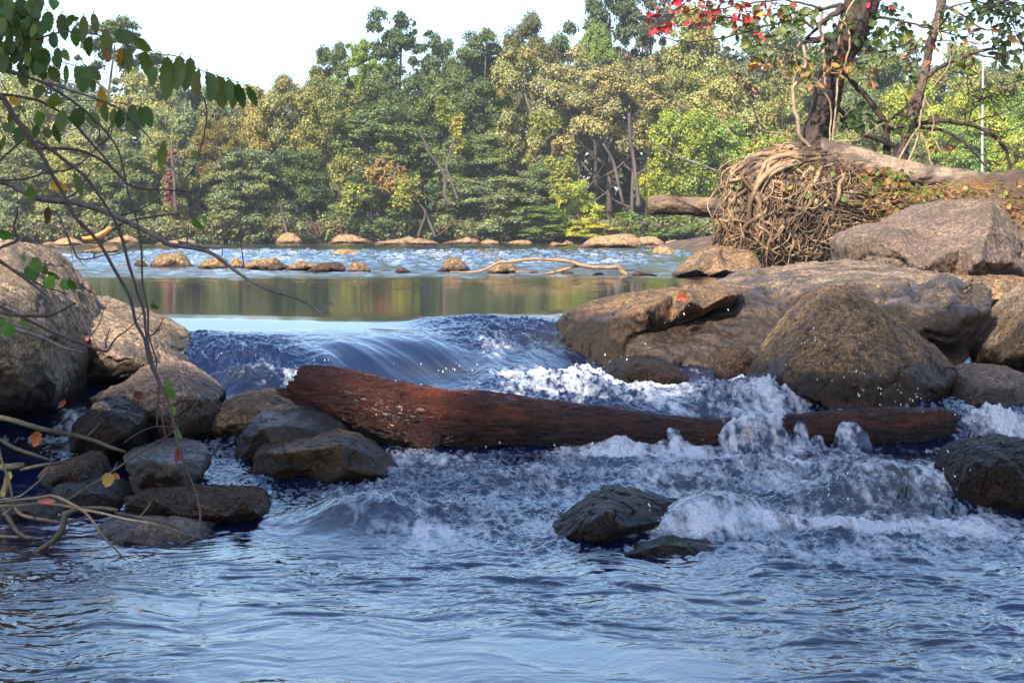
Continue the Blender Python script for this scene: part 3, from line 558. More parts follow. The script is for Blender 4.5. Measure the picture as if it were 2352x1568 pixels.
def small(name, label, frame, pts, mat, seed, thick=None, wet=None, group=None, cat="stone", sink=5.0):
    """stone standing in the upstream pool: distance follows from where its foot meets the water"""
    O = fr(frame, pts); yb = max(p[1] for p in O); Y = Yw(yb); wd = (max(p[0] for p in O) - min(p[0] for p in O)) / F * Y
    xm = sum(p[0] for p in O) / len(O); O = [(xm + (p[0] - xm) * 1.10, yb - (yb - p[1]) * 1.28) for p in O]
    n = len(O); x0 = min(O)[0]; x1 = max(O)[0]
    O = O + [(x1 + .5, yb + sink), ((x0 + x1) / 2, yb + sink * 1.4), (x0 - .5, yb + sink)]
    h = (yb - min(p[1] for p in O)) / F * Y
    return rock(name, label, 'D', O, Y, thick or wd * .5, (), mat, 0, wet if wet is not None else h * .3, .3, 44, 2, 1.2, seed=seed, cat=cat, group=group)
def mid_rocks():
    # row of stones across the pool
    small("stone", "yellow-brown double-humped stone, largest of the midstream row", '9', [(1575, 575), (1585, 540), (1640, 490), (1720, 460), (1790, 470), (1850, 442), (1900, 465), (1960, 520), (1985, 555), (2060, 572)], 'mid', 41, group=G_M)
    small("stone", "small dark cone-shaped stone just beside the double-humped stone", '9', [(1385, 570), (1420, 530), (1460, 505), (1500, 520), (1550, 568)], 'dark', 42, group=G_M)
    small("stone", "flat dark stone barely above water next to the cone-shaped stone", '9', [(1170, 572), (1220, 552), (1300, 543), (1350, 550), (1370, 570)], 'mid', 43, group=G_M)
    small("stone", "tiny brown stone alone in the ripples nearest the tall granite boulder", '9', [(678, 570), (690, 550), (720, 540), (750, 550), (765, 570)], 'mid', 44, group=G_M)
    small("stone", "rough yellow stone third along the midstream row behind the hanging twigs", '9', [(2080, 572), (2095, 540), (2140, 515), (2220, 510), (2290, 485), (2340, 500), (2370, 585)], 'mid', 45, group=G_M)
    small("stone", "pale round-topped stone peeping over the midstream row", '10', [(40, 522), (60, 470), (100, 445), (140, 455), (175, 490), (190, 525)], 'mid', 46, group=G_M)
    small("stone", "long yellow stone with a flat top in the midstream row", '10', [(185, 528), (200, 490), (260, 475), (300, 462), (400, 455), (460, 440), (500, 465), (510, 490), (400, 530)], 'mid', 47, group=G_M)
    small("stone", "dark low stone touching the long yellow stone", '10', [(405, 545), (420, 500), (470, 488), (540, 490), (600, 515), (590, 535), (500, 545)], 'dark', 48, group=G_M)
    small("stone", "yellow-topped wedge stone with dark sloping side in the midstream row", '10', [(575, 545), (620, 510), (680, 480), (730, 470), (780, 490), (880, 492), (890, 520), (800, 535), (650, 547)], 'mid', 49, group=G_M)
    small("stone", "wide dark stone with a thin sunny edge, lowest of the midstream row", '10', [(805, 550), (840, 520), (900, 495), (1000, 486), (1080, 490), (1120, 520), (1130, 552), (1000, 556)], 'dark', 50, group=G_M)
    small("stone", "dark stone with a bright square top at the end of the midstream row", '10', [(1155, 555), (1180, 515), (1210, 488), (1270, 486), (1320, 495), (1345, 530), (1368, 558)], 'mid', 51, group=G_M)
    small("stone", "tiny dark stone, first of two beyond the end of the midstream row", '10', [(1465, 556), (1490, 540), (1530, 538), (1570, 550), (1592, 558)], 'dark', 52, group=G_M)
    small("stone", "small dark stone, second of two beyond the end of the midstream row", '10', [(1602, 558), (1625, 535), (1660, 527), (1700, 533), (1730, 550), (1745, 560)], 'dark', 53, group=G_M)
    small("stone", "round golden stone where the driftwood branch begins", '10', [(1995, 558), (2040, 530), (2060, 485), (2100, 455), (2150, 448), (2200, 455), (2250, 495), (2290, 530), (2300, 555)], 'mid', 54, group=G_M)
    small("stone", "squarish golden stone underneath the driftwood branch", '11', [(325, 408), (345, 370), (400, 352), (480, 345), (540, 350), (556, 375), (556, 410), (440, 412)], 'mid', 55, group=G_M)
    small("stone", "small dark stone under the driftwood's arch with a yellow leaf", '11', [(940, 422), (965, 402), (1010, 398), (1050, 408), (1072, 424)], 'dark', 56, group=G_M)
    small("stone", "flat black stone under the driftwood branch's middle", '11', [(1222, 424), (1245, 413), (1290, 412), (1330, 426)], 'dark', 57, group=G_M)
    small("stone", "dark stone with a red fleck by the driftwood's broken end", '11', [(1562, 424), (1580, 408), (1620, 402), (1680, 415), (1720, 418), (1765, 432), (1650, 432)], 'dark', 58, group=G_M)
    small("stone", "low dark stone in the water left of the driftwood's fork", '11', [(680, 410), (700, 400), (740, 398), (768, 412)], 'dark', 59, group=G_M)
    # further out
    small("stone", "tan whale-backed stone alone in the middle of the ruffled water", '10', [(1005, 410), (1020, 385), (1060, 365), (1140, 358), (1200, 370), (1260, 390), (1310, 405), (1330, 420), (1150, 425)], 'far', 61, group=G_M)
    small("stone", "flat brown stone off by itself behind the driftwood's thin twig", '11', [(155, 252), (180, 232), (230, 220), (300, 224), (400, 228), (430, 250), (300, 256)], 'mid', 62, group=G_M)
    small("stone", "bulky tan stone sloping to a dark tip, upstream of the root mass", '11', [(1742, 262), (1750, 215), (1790, 192), (1830, 190), (1880, 210), (1940, 245), (1995, 268), (1850, 268)], 'far', 63, group=G_M)
    small("stone", "long grey-brown stone in the ruffled water behind the hanging twigs", '9', [(850, 422), (900, 400), (1000, 385), (1080, 370), (1160, 362), (1215, 375), (1230, 395), (1190, 425), (1000, 426)], 'mid', 64, group=G_M)
    small("stone", "thin dark stone awash just below the long grey-brown stone", '9', [(1165, 474), (1190, 458), (1240, 458), (1300, 474)], 'dark', 65, group=G_M)
    # far shore
    small("shore_rock", "steep sunlit dome on the far shore, roundest of the shore rocks", '10', [(488, 295), (500, 265), (540, 225), (590, 210), (640, 215), (680, 245), (718, 275), (722, 297)], 'far', 71, group=G_F, cat="rock", sink=2)
    small("shore_rock", "broad smooth sunlit hump on the far shore next to the steep dome", '10', [(982, 288), (1020, 265), (1070, 222), (1120, 213), (1230, 217), (1300, 240), (1360, 270), (1400, 292), (1200, 296)], 'far', 72, group=G_F, cat="rock", sink=2)
    small("shore_rock", "long low pale rock with two bumps on the far shore", '10', [(1415, 302), (1450, 282), (1560, 272), (1640, 262), (1700, 247), (1760, 245), (1775, 265), (1820, 250), (1850, 268), (1950, 278), (2005, 298), (1700, 306)], 'far', 73, group=G_F, cat="rock", sink=2)
    small("shore_rock", "pale flat rock strip on the far shore under the dark undercut bank", '11', [(-70, 160), (0, 145), (60, 138), (110, 125), (170, 105), (215, 110), (240, 145), (260, 160), (100, 163)], 'far', 74, group=G_F, cat="rock", sink=2)
    small("shore_rock", "small oval pale rock on the far shore, between two flat strips", '11', [(250, 163), (280, 140), (340, 132), (400, 145), (420, 165)], 'far', 75, group=G_F, cat="rock", sink=2)
    small("shore_rock", "low pale rock at the end of the far shore's strip of rocks", '11', [(495, 165), (520, 145), (580, 138), (650, 136), (690, 150), (700, 165)], 'far', 76, group=G_F, cat="rock", sink=2)
    small("shore_rock", "little brown rock cluster off the far shore in front of the dark bank", '11', [(860, 170), (885, 152), (915, 158), (960, 165), (1000, 140), (1030, 155), (1060, 165), (950, 186)], 'mid', 77, group=G_F, cat="rock", sink=2)
    small("shore_rock", "largest far shore rock, a long loaf with a dark upper side", '11', [(1110, 188), (1160, 170), (1200, 140), (1260, 118), (1350, 112), (1450, 104), (1540, 106), (1590, 120), (1615, 150), (1620, 200), (1400, 200)], 'far', 78, group=G_F, cat="rock", sink=3)
    small("shore_rock", "pale rounded rock right behind the loaf-shaped shore rock", '11', [(1600, 180), (1610, 130), (1640, 118), (1750, 115), (1800, 140), (1850, 180)], 'far', 79, group=G_F, cat="rock", sink=2)
    small("shore_rock", "string of low pale rock nearest the log stub on the far shore", '11', [(1845, 180), (1860, 150), (1930, 140), (2020, 150), (2100, 160), (2200, 165), (2240, 175), (2000, 184)], 'far', 80, group=G_F, cat="rock", sink=2)
    small("shore_rock", "pointed tan shore rock in front of the orange boat", '9', [(540, 350), (590, 310), (660, 285), (740, 280), (820, 310), (890, 350), (700, 352)], 'far', 81, group=G_F, cat="rock", sink=2)
    small("shore_rock", "wide tan shore rock beside the orange boat's bow", '9', [(1085, 328), (1150, 300), (1250, 265), (1330, 255), (1400, 280), (1450, 320), (1300, 330)], 'far', 82, group=G_F, cat="rock", sink=2)
    small("shore_rock", "flat tan shore rock between the orange boat and the tall granite boulder", '9', [(160, 320), (250, 300), (360, 298), (460, 290), (560, 300), (620, 320), (400, 326)], 'far', 83, group=G_F, cat="rock", sink=2)
    small("shore_rock", "low tan shore rock crossed by the long grey branch", '9', [(1630, 330), (1700, 315), (1820, 300), (1920, 290), (2000, 300), (2050, 325), (1850, 335)], 'far', 84, group=G_F, cat="rock", sink=2)
    small("shore_rock", "brown low rock in the water before the pointed tan shore rock", '9', [(430, 345), (470, 318), (520, 312), (580, 318), (600, 345)], 'mid', 85, group=G_F, cat="rock", sink=2)
mid_rocks()
# ---------------------------------------------------------------- wood, bark and leaf materials
def mat_wood(name, c1, c2, c3, scale=20, stretch=(1, 1, 1), bump=.5, rough=.75, dist=.01, tint=False):
    s = M(name); p = s.pos(); v = s.mapping(p, stretch)
    n1 = s.noise(v, scale, 6, .65, .3); n2 = s.noise(v, scale * 3.3, 4, .7); n3 = s.noise(p, scale * .22, 3, .5)
    col = s.mix(s.ramp(n1, [(.36, 0.), (.64, 1.)]), c1, c2); col = s.mix(s.ramp(n3, [(.48, 0.), (.62, 1.)]), col, c3)
    col = s.mix(s.ramp(n2, [(.34, .75), (.52, 0.)]), col, s.mix(1., col, (.3, .28, .26), 'MULTIPLY'))
    if tint: col = s.mix(1., col, s.mix(.0, s.attr("tint", True), (1, 1, 1)), 'MULTIPLY')
    s.set(s.b.inputs["Base Color"], col)
    s.set(s.b.inputs["Roughness"], s.ramp(n2, [(.35, rough * .7), (.65, min(1, rough * 1.15))]))
    s.set(s.b.inputs["Normal"], s.bump(s.math('ADD', s.math('MULTIPLY', n1, 1.5), s.math('MULTIPLY', n2, .6)), bump, dist))
    return s.m
def mat_leaf(name, transl=.35, rough=.5, objcol=False):
    s = M(name); p = s.pos()
    t = s.attr("tint", True)
    if objcol:
        oi = s.node("ShaderNodeObjectInfo")
        sep = s.node("ShaderNodeSeparateColor"); s.l.new(t, sep.inputs[0])
        c = oi.outputs["Color"]
        warm = s.mix(1., c, (1.22, 1.10, .72), 'MULTIPLY'); cool = s.mix(1., c, (.62, .90, 1.0), 'MULTIPLY')
        col = s.mix(s.ramp(sep.outputs[0], [(.15, 0.), (.85, 1.)]), cool, warm)
        n = s.node("ShaderNodeVectorMath"); n.operation = 'SCALE'; s.l.new(col, n.inputs[0]); s.set(n.inputs[3], s.math('MULTIPLY_ADD', sep.outputs[1], 1.3, .40))
        col = n.outputs[0]
    else:
        n = s.noise(p, 60, 4, .6)
        col = s.mix(s.ramp(n, [(.52, 0.), (.72, .55)]), t, s.mix(1., t, (1.25, .75, .5), 'MULTIPLY'))
        col = s.mix(s.ramp(n, [(.30, .4), (.46, 0.)]), col, s.mix(1., t, (.6, .65, .6), 'MULTIPLY'))
    s.set(s.b.inputs["Base Color"], col); s.b.inputs["Roughness"].default_value = rough
    s.b.inputs["Specular IOR Level"].default_value = .35
    tr = s.node("ShaderNodeBsdfTranslucent"); s.set(tr.inputs[0], s.mix(1., col, (1.35, 1.3, .6), 'MULTIPLY'))
    mx = s.node("ShaderNodeMixShader"); mx.inputs[0].default_value = transl
    s.l.new(s.b.outputs[0], mx.inputs[1]); s.l.new(tr.outputs[0], mx.inputs[2]); s.l.new(mx.outputs[0], s.out.inputs[0])
    return s.m
MW = {
    'log': None,
    'drift': mat_wood("driftwood", (.42, .24, .11), (.30, .16, .075), (.20, .12, .07), 30, (.35, 1, 1)),
    'root': mat_wood("pale_root", (.40, .27, .155), (.25, .155, .09), (.11, .068, .04), 16, rough=.85, tint=True),
    'bark': mat_wood("dark_bark", (.042, .024, .018), (.085, .05, .035), (.025, .017, .014), 12, (1, 1, .3), .9, .9, .03),
    'barkvine': mat_wood("viny_bark", (.10, .064, .043), (.05, .034, .026), (.15, .10, .068), 16, (1, 1, .3), .8, .9, .02),
    'pale': mat_wood("weathered_trunk", (.34, .235, .155), (.20, .13, .088), (.10, .066, .05), 9, (.2, 1, 1), .8, .8, .02),
    'stub': mat_wood("cut_log", (.26, .165, .09), (.12, .072, .042), (.05, .034, .026), 11, (.25, 1, 1), .9, .8, .02),
    'vine': mat_wood("tan_vine", (.42, .31, .19), (.34, .23, .14), (.24, .15, .09), 14, rough=.8),
    'twig': mat_wood("red_brown_twig", (.075, .036, .034), (.11, .055, .045), (.06, .045, .045), 40, rough=.55),
    'grey': mat_wood("grey_branch", (.17, .145, .135), (.10, .08, .075), (.24, .215, .20), 30, rough=.7),
    'stick': mat_wood("stripped_stick", (.21, .155, .10), (.13, .095, .062), (.08, .06, .042), 24, rough=.7),
    'dstick': mat_wood("wet_dark_stick", (.06, .045, .032), (.10, .075, .045), (.04, .03, .024), 24, rough=.45),
    'moss': mat_wood("mossy_branch", (.13, .11, .06), (.09, .085, .04), (.055, .042, .03), 26, rough=.8),
    'ftrunk': mat_wood("far_trunk", (.085, .062, .047), (.05, .037, .03), (.115, .086, .066), 3, (1, 1, .25), .5, .9, .03),
    'soil': mat_wood("soil", (.12, .07, .036), (.06, .037, .022), (.17, .10, .05), 9, bump=1, rough=1, dist=.03),
}
ML = mat_leaf("leaf", .34); MF = mat_leaf("far_leaf", .14, .6, True)

def wood(frame, pts, Y, name, mat, parent=None, n=None, sides=7, rough=.10, seed=0, wig=0.0, rscale=1.0, bark=0.0):
    """pts: (px, py, r_px[, Y offset]) in a picture frame -> one round branch with real thickness"""
    V, Q = wood_geo(frame, pts, Y, n, sides, rough, seed, wig, rscale, bark)
    org = tuple(parent.location) if parent is not None else tuple(V[0])
    o = new_mesh(name, V, Q, mat, True, {"tint": np.full((len(V), 3), .9)}, org)
    return child(o, parent) if parent is not None else o
def wood_geo(frame, pts, Y, n=None, sides=7, rough=.1, seed=0, wig=0.0, rscale=1.0, bark=0.0):
    sc = FRAMES[frame][0]; C = fr(frame, pts); P = []; R = []
    for q in C:
        y = Y + (q[3] if len(q) > 3 else 0); P.append(W(q[0], q[1], y)); R.append(q[2] / sc / F * y * rscale)
    n = n or max(8, 7 * len(P)); A = catmull(P, n); r = np.maximum(catmull(np.array(R)[:, None] * np.ones(3), n)[:, 0], min(R) * .6)
    if wig: A = A + wig * np.stack([pn3(A * 9 + k * 40, seed) for k in range(3)], 1)
    V, Q = tube(A, r, sides, rough, seed)
    if bark:   # furrows along the stem
        k = n * sides; C = np.repeat(A, sides, 0); D = V[:k] - C; rr = np.linalg.norm(D, axis=1); D /= rr[:, None] + 1e-9
        L = np.concatenate([[0], np.cumsum(np.linalg.norm(np.diff(A, axis=0), axis=1))]); u = np.repeat(L, sides) / r.mean(); an = np.tile(np.linspace(0, 2 * math.pi, sides, endpoint=False), n)
        q = np.stack([u * .55, np.cos(an) * 2.3, np.sin(an) * 2.3], 1)
        d = -.8 * (1 - sstep(0, .22, np.abs(fbm3(q, 3, seed + 7)))) + .5 * fbm3(q * np.array((1.6, 2.6, 2.6)), 4, seed + 17, 2.1, .6) + .5 * fbm3(q * .5, 2, seed + 27)
        V[:k] = C + D * (rr * (1 + bark * d))[:, None]
    return V, Q

def leaf_geo(B, T, width, roll=0.0, fold=.35, droop=.15, seg=9, serr=.10, seed=0, side=None):
    """one leaf blade from base B to tip T: pleated, folded on its midrib, toothed at the edge"""
    rng = random.Random(seed); B = np.asarray(B, float); T = np.asarray(T, float); ax = T - B; L = np.linalg.norm(ax); ax = ax / L
    ref = np.array((0, 1.0, 0)) if abs(ax[1]) < .85 else np.array((1.0, 0, 0))
    s = np.cross(ax, ref); s /= np.linalg.norm(s); nrm = np.cross(s, ax)
    s2 = s * math.cos(roll) + nrm * math.sin(roll); nr = np.cross(s2, ax)
    V = []
    for k in range(seg + 1):
        t = k / seg; wv = width * .5 * (math.sin(math.pi * min(1, t ** .86 * .97 + .03)) ** .72) * (1 + serr * (1 if k % 2 else -1)) if 0 < k < seg else width * .01
        c = B + ax * L * t + nr * (droop * L * math.sin(math.pi * t * .9) + (.018 * L if k % 2 else 0))
        V += [c - s2 * wv - nr * wv * fold, c, c + s2 * wv - nr * wv * fold * (1 + .3 * rng.uniform(-1, 1))]
    V = np.array(V); Q = []
    for k in range(seg):
        a = 3 * k; Q += [(a, a + 1, a + 4, a + 3), (a + 1, a + 2, a + 5, a + 4)]
    return V, np.array(Q)
def jit(c, rng, v=.25, h=.15):
    f = 1 + rng.uniform(-v, v); return (c[0] * f * (1 + rng.uniform(-h, h)), c[1] * f, c[2] * f * (1 + rng.uniform(-h, h)))

# ---------------------------------------------------------------- the fallen log in the rapids
def main_log():
    s = M("wet_log_bark"); p = s.pos(); v = s.mapping(p, (.30, 1, 1.0))
    n1 = s.noise(v, 34, 6, .7, .5); n2 = s.noise(v, 110, 4, .7); n3 = s.noise(s.mapping(p, (.5, 1, 1)), 4.5, 4, .6)
    col = s.mix(s.ramp(n1, [(.36, 0.), (.62, 1.)]), (.012, .004, .003), (.090, .023, .011))
    col = s.mix(s.ramp(n3, [(.52, 0.), (.68, .9)]), col, s.mix(n1, (.30, .066, .016), (.11, .028, .012)))  # orange-red bark patches, brightened in colour to give the log highlights
    bare = s.attr("bare"); wet_shade = s.attr("wet"); col = s.mix(bare, col, s.mix(n1, (.035, .010, .007), (.155, .040, .022)))
    col = s.mix(s.math('MULTIPLY', wet_shade, .75), col, (.006, .003, .003))  # wet band near the waterline, with the log's bottom shadow painted in
    s.set(s.b.inputs["Base Color"], col); s.set(s.b.inputs["Roughness"], s.ramp(s.math('ADD', n2, s.math('MULTIPLY', bare, .25)), [(.35, .10), (.75, .48)]))
    s.set(s.b.inputs["Normal"], s.bump(s.math('ADD', s.math('MULTIPLY', n1, 1.5), n2), 1., .02))
    pts = [(672, 878, 34, .0), (700, 886, 50, 0), (780, 908, 61, 0), (880, 943, 72, 0), (980, 966, 78, 0), (1100, 966, 68, 0), (1250, 976, 58, 0), (1400, 990, 53, 0),
           (1550, 1003, 48, 0), (1700, 1008, 47, 0), (1850, 1000, 50, 0), (2000, 986, 48, .02), (2110, 978, 43, .03), (2165, 972, 36, .04), (2192, 972, 26, .04)]
    Y = 7.6; P = []; R = []
    for a, b, r, dy in pts: P.append(W(a, b, Y + dy)); R.append(r / F * (Y + dy))
    n, sd = 640, 132; A = catmull(P, n); r = catmull(np.array(R)[:, None] * np.ones(3), n)[:, 0]
    V, Q = tube(A, r, sd, 0, 0, False)
    C = np.repeat(A, sd, 0); D = V - C; rr = np.linalg.norm(D, axis=1); D /= rr[:, None]
    u = np.repeat(np.linspace(0, 1, n), sd); ang = np.tile(np.linspace(0, 2 * math.pi, sd, endpoint=False), n)
    q = np.stack([u * 16, np.cos(ang) * 2.6, np.sin(ang) * 2.6], 1)
    crack = np.abs(fbm3(q * np.array((.75, 2.4, 2.4)), 3, 3)); plates = fbm3(q * np.array((.8, 1, 1)), 3, 8)
    d = .10 * fbm3(q * np.array((.35, .45, .45)), 3, 1) - .09 * (1 - sstep(0, .14, crack)) + .05 * np.round(plates * 3) / 3 + .045 * fbm3(q * np.array((2.2, 6, 6)), 4, 12, 2.1, .6)
    V = C + D * (rr * (1 + d))[:, None]
    # ragged, splintered ends
    e = (1 - sstep(0, .035, u)); ax = A[1] - A[0]; ax /= np.linalg.norm(ax)
    V = V + ax[None, :] * (e * .06 * (fbm3(np.stack([np.cos(ang) * 2.2, np.sin(ang) * 2.2, ang * 0], 1), 3, 20) + .35 * np.sin(ang) ))[:, None]
    e2 = sstep(.975, 1, u); V = V + ax[None, :] * (e2 * .07 * fbm3(np.stack([np.cos(ang) * 3, np.sin(ang) * 3, ang * 0 + 5], 1), 3, 22))[:, None]
    i0 = len(V); V = np.vstack([V, A[0] + ax * .05, A[-1] - ax * .04])
    cap = [(i0, (k + 1) % sd, (k) % sd, i0) for k in range(0)]
    capq = np.array([(i0, (2 * k + 2) % sd, 2 * k + 1, 2 * k) for k in range(sd // 2)] + [(i0 + 1, (n - 1) * sd + 2 * k, (n - 1) * sd + 2 * k + 1, (n - 1) * sd + (2 * k + 2) % sd) for k in range(sd // 2)])
    Q = np.vstack([Q, capq])
    bare = np.concatenate([np.clip(1 - sstep(.02, .20, u) + .6 * plates * (u < .35), 0, 1), [1, .5]])
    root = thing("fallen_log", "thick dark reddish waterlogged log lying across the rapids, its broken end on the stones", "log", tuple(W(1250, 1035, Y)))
    o = new_mesh("trunk", V, Q, s.m, True, {"bare": bare, "wet": np.clip(1 - sstep(.0, .13, V[:, 2] + .385 + .03 * fbm3(V * 6, 3, 77)), 0, 1)}, tuple(root.location)); child(o, root)  # wet here also carries the painted shade along the log's lower part
    kn = wood('D', [(975, 985, 46, -.09), (982, 1012, 34, -.11), (985, 1032, 22, -.12), (986, 1040, 8, -.12)], Y, "knot", s.m, root, 30, 20, .25, 5)
    return root
main_log()

# ---------------------------------------------------------------- driftwood in the pool
def driftwood():
    Y = 21.6
    r = thing("driftwood_branch", "bare orange-brown driftwood branch arching over the row of midstream stones", "driftwood", tuple(W(1330, 628, Y)))
    wood('11', [(0, 402, 6), (150, 405, 8), (270, 390, 11), (340, 360, 11), (420, 322, 12), (500, 316, 13), (600, 302, 13), (720, 291, 13), (800, 296, 14), (900, 300, 15), (1000, 309, 16), (1060, 322, 17), (1130, 346, 19), (1200, 358, 17), (1300, 363, 17), (1390, 362, 19), (1438, 358, 22), (1470, 395, 24), (1508, 430, 22)], Y, "stem", MW['drift'], r, 160, 10, .25, 3)
    wood('11', [(825, 416, 9), (900, 402, 13), (980, 380, 13), (1060, 357, 12), (1130, 346, 10)], Y + .05, "fork", MW['drift'], r, 40, 8, .2, 4)
    wood('11', [(920, 295, 4), (880, 225, 3), (825, 168, 2)], Y, "twig", MW['twig'], r, 14, 5)
    wood('11', [(430, 312, 7), (385, 265, 6), (320, 238, 5), (255, 240, 4)], Y, "twig", MW['drift'], r, 18, 6)
    wood('11', [(255, 240, 4), (258, 185, 2)], Y, "twig", MW['drift'], r, 8, 5)
    wood('11', [(910, 400, 4), (880, 370, 3), (860, 345, 2)], Y, "twig", MW['twig'], r, 10, 5)
    wood('11', [(560, 400, 7), (620, 398, 6), (690, 402, 4)], Y, "twig", MW['drift'], r, 10, 6)
driftwood()

# ---------------------------------------------------------------- the uprooted tree on the bank
YB = 22.0
def bulge(px, py):
    return YB - .62 * math.sqrt(max(0, 1 - ((px - 1800) / 200) ** 2 - ((py - 480) / 185) ** 2))
def uprooted():
    rng = random.Random(4)
    r = thing("uprooted_tree", "uprooted dead tree, its huge ball of tangled pale roots facing the water", "uprooted tree", tuple(W(1800, 632, YB)))
    s = rock("soil_clod", "x", 'D', [(1650, 500), (1662, 430), (1690, 385), (1735, 350), (1790, 328), (1850, 326), (1910, 345), (1950, 390), (1985, 430), (2060, 470), (2130, 500), (2130, 560), (2080, 600), (1990, 640), (1880, 650), (1760, 650), (1680, 650), (1650, 590)],
             YB + .1, 1.1, (), 'dark', 0, .02, 0, 90, 1, 1.6, seed=91)
    for k in ("label", "category", "group"):
        if k in s: del s[k]
    s.data.materials.clear(); s.data.materials.append(MW['soil']); child(s, r)
    wood('D', [(1880, 352, 36), (1940, 365, 33), (2000, 378, 31), (2080, 396, 29), (2160, 408, 27), (2260, 420, 25), (2420, 436, 24)], YB + .35, "trunk", MW['pale'], r, 260, 48, .14, 6, bark=.14)
    def path(kind):
        if kind == 0:      # sweep over the top and down the near side
            a = rng.random()
            p0 = (1900 - 60 * rng.random(), 340 + 30 * rng.random()); p1 = (1790 - 100 * a + rng.uniform(-35, 35), 345 + 40 * a + rng.uniform(-14, 45))
            p2 = (1690 - 30 * a + rng.uniform(-15, 90), 420 + 90 * rng.random()); p3 = (1655 + 120 * rng.random(), 500 + 110 * rng.random()); p4 = (p3[0] + rng.uniform(-20, 40), min(640, p3[1] + rng.uniform(10, 90)))
            return [p0, p1, p2, p3, p4]
        if kind == 1:      # hang down the front
            x = rng.uniform(1670, 1950); y = rng.uniform(380, 520)
            return [(x, y), (x + rng.uniform(-40, 25), y + 45), (x + rng.uniform(-60, 30), y + 90), (x + rng.uniform(-80, 40), min(645, y + rng.uniform(110, 190)))]
        if kind == 2:      # across
            x = rng.uniform(1690, 1900); y = rng.uniform(390, 600)
            return [(x - 20, y), (x + 40, y + rng.uniform(-30, 25)), (x + 90, y + rng.uniform(-40, 40)), (x + rng.uniform(110, 170), y + rng.uniform(-30, 60))]
        x = rng.uniform(1900, 2010); y = rng.uniform(430, 540)          # along the bank
        return [(x, y), (x + 50, y + rng.uniform(-10, 25)), (x + 100, y + rng.uniform(-5, 35)), (x + rng.uniform(130, 200), y + rng.uniform(0, 50))]
    def geo(rpx, kinds, seed, out):
        p = path(rng.choice(kinds)); P = []
        for k, (x, y) in enumerate(p):
            Yq = bulge(x, y) - out * rng.uniform(.3, 1) if x < 1990 else YB - .1 - out * rng.random()
            P.append(W(x, y, Yq))
        n = 26; A = catmull(P, n); A = A + .032 * np.stack([pn3(A * 6 + 50 * k, seed) for k in range(3)], 1) + .012 * np.stack([pn3(A * 19 + 50 * k, seed + 1) for k in range(3)], 1)
        rr = rpx / F * YB * np.linspace(1.1, .45, n)
        return tube(A, rr, 6, .18, seed)
    big = [(0, 7, .26)] * 22 + [(1, 6, .24)] * 36 + [(2, 6, .18)] * 14 + [(3, 5, .12)] * 22
    for i, (k, rp, out) in enumerate(big):
        V, Q = geo(rp * rng.uniform(.55, 1.05), [k], i, out); t = rng.uniform(.55, 1.15)
        o = new_mesh("root", V, Q, MW['root'], True, {"tint": np.tile((t, t * .93, t * .85), (len(V), 1))}, tuple(r.location)); child(o, r)
    acc = Acc()
    for i in range(560):
        V, Q = geo(rng.uniform(.8, 2.6), [0, 0, 1, 1, 1, 2, 3, 3, 3], 200 + i, .24); t = rng.uniform(.4, 1.25); acc.add(V, Q, (t, t, t))
    for i in range(420):   # broken straight twigs and bark caught in the tangle
        x = rng.uniform(1655, 1990); y = rng.uniform(345, 630); Yq = bulge(x, y) - rng.uniform(.02, .26) if x < 1985 else YB - .2
        b = W(x, y, Yq); L = rng.uniform(.06, .30); a_ = rng.gauss(0, .9); e = b + L * np.array((math.sin(a_), rng.uniform(-.5, .3), -abs(math.cos(a_))))
        V, Q = tube(catmull([b, (b + e) / 2 + np.array((rng.uniform(-.012, .012), 0, 0)), e], 6), np.linspace(1, .5, 6) * rng.uniform(.003, .010), 5); t = rng.uniform(.35, 1.0); acc.add(V, Q, (t, t * .85, t * .72))
    tag(acc.build("rootlets", MW['root'], r), kind="stuff")
    return r
uprooted()

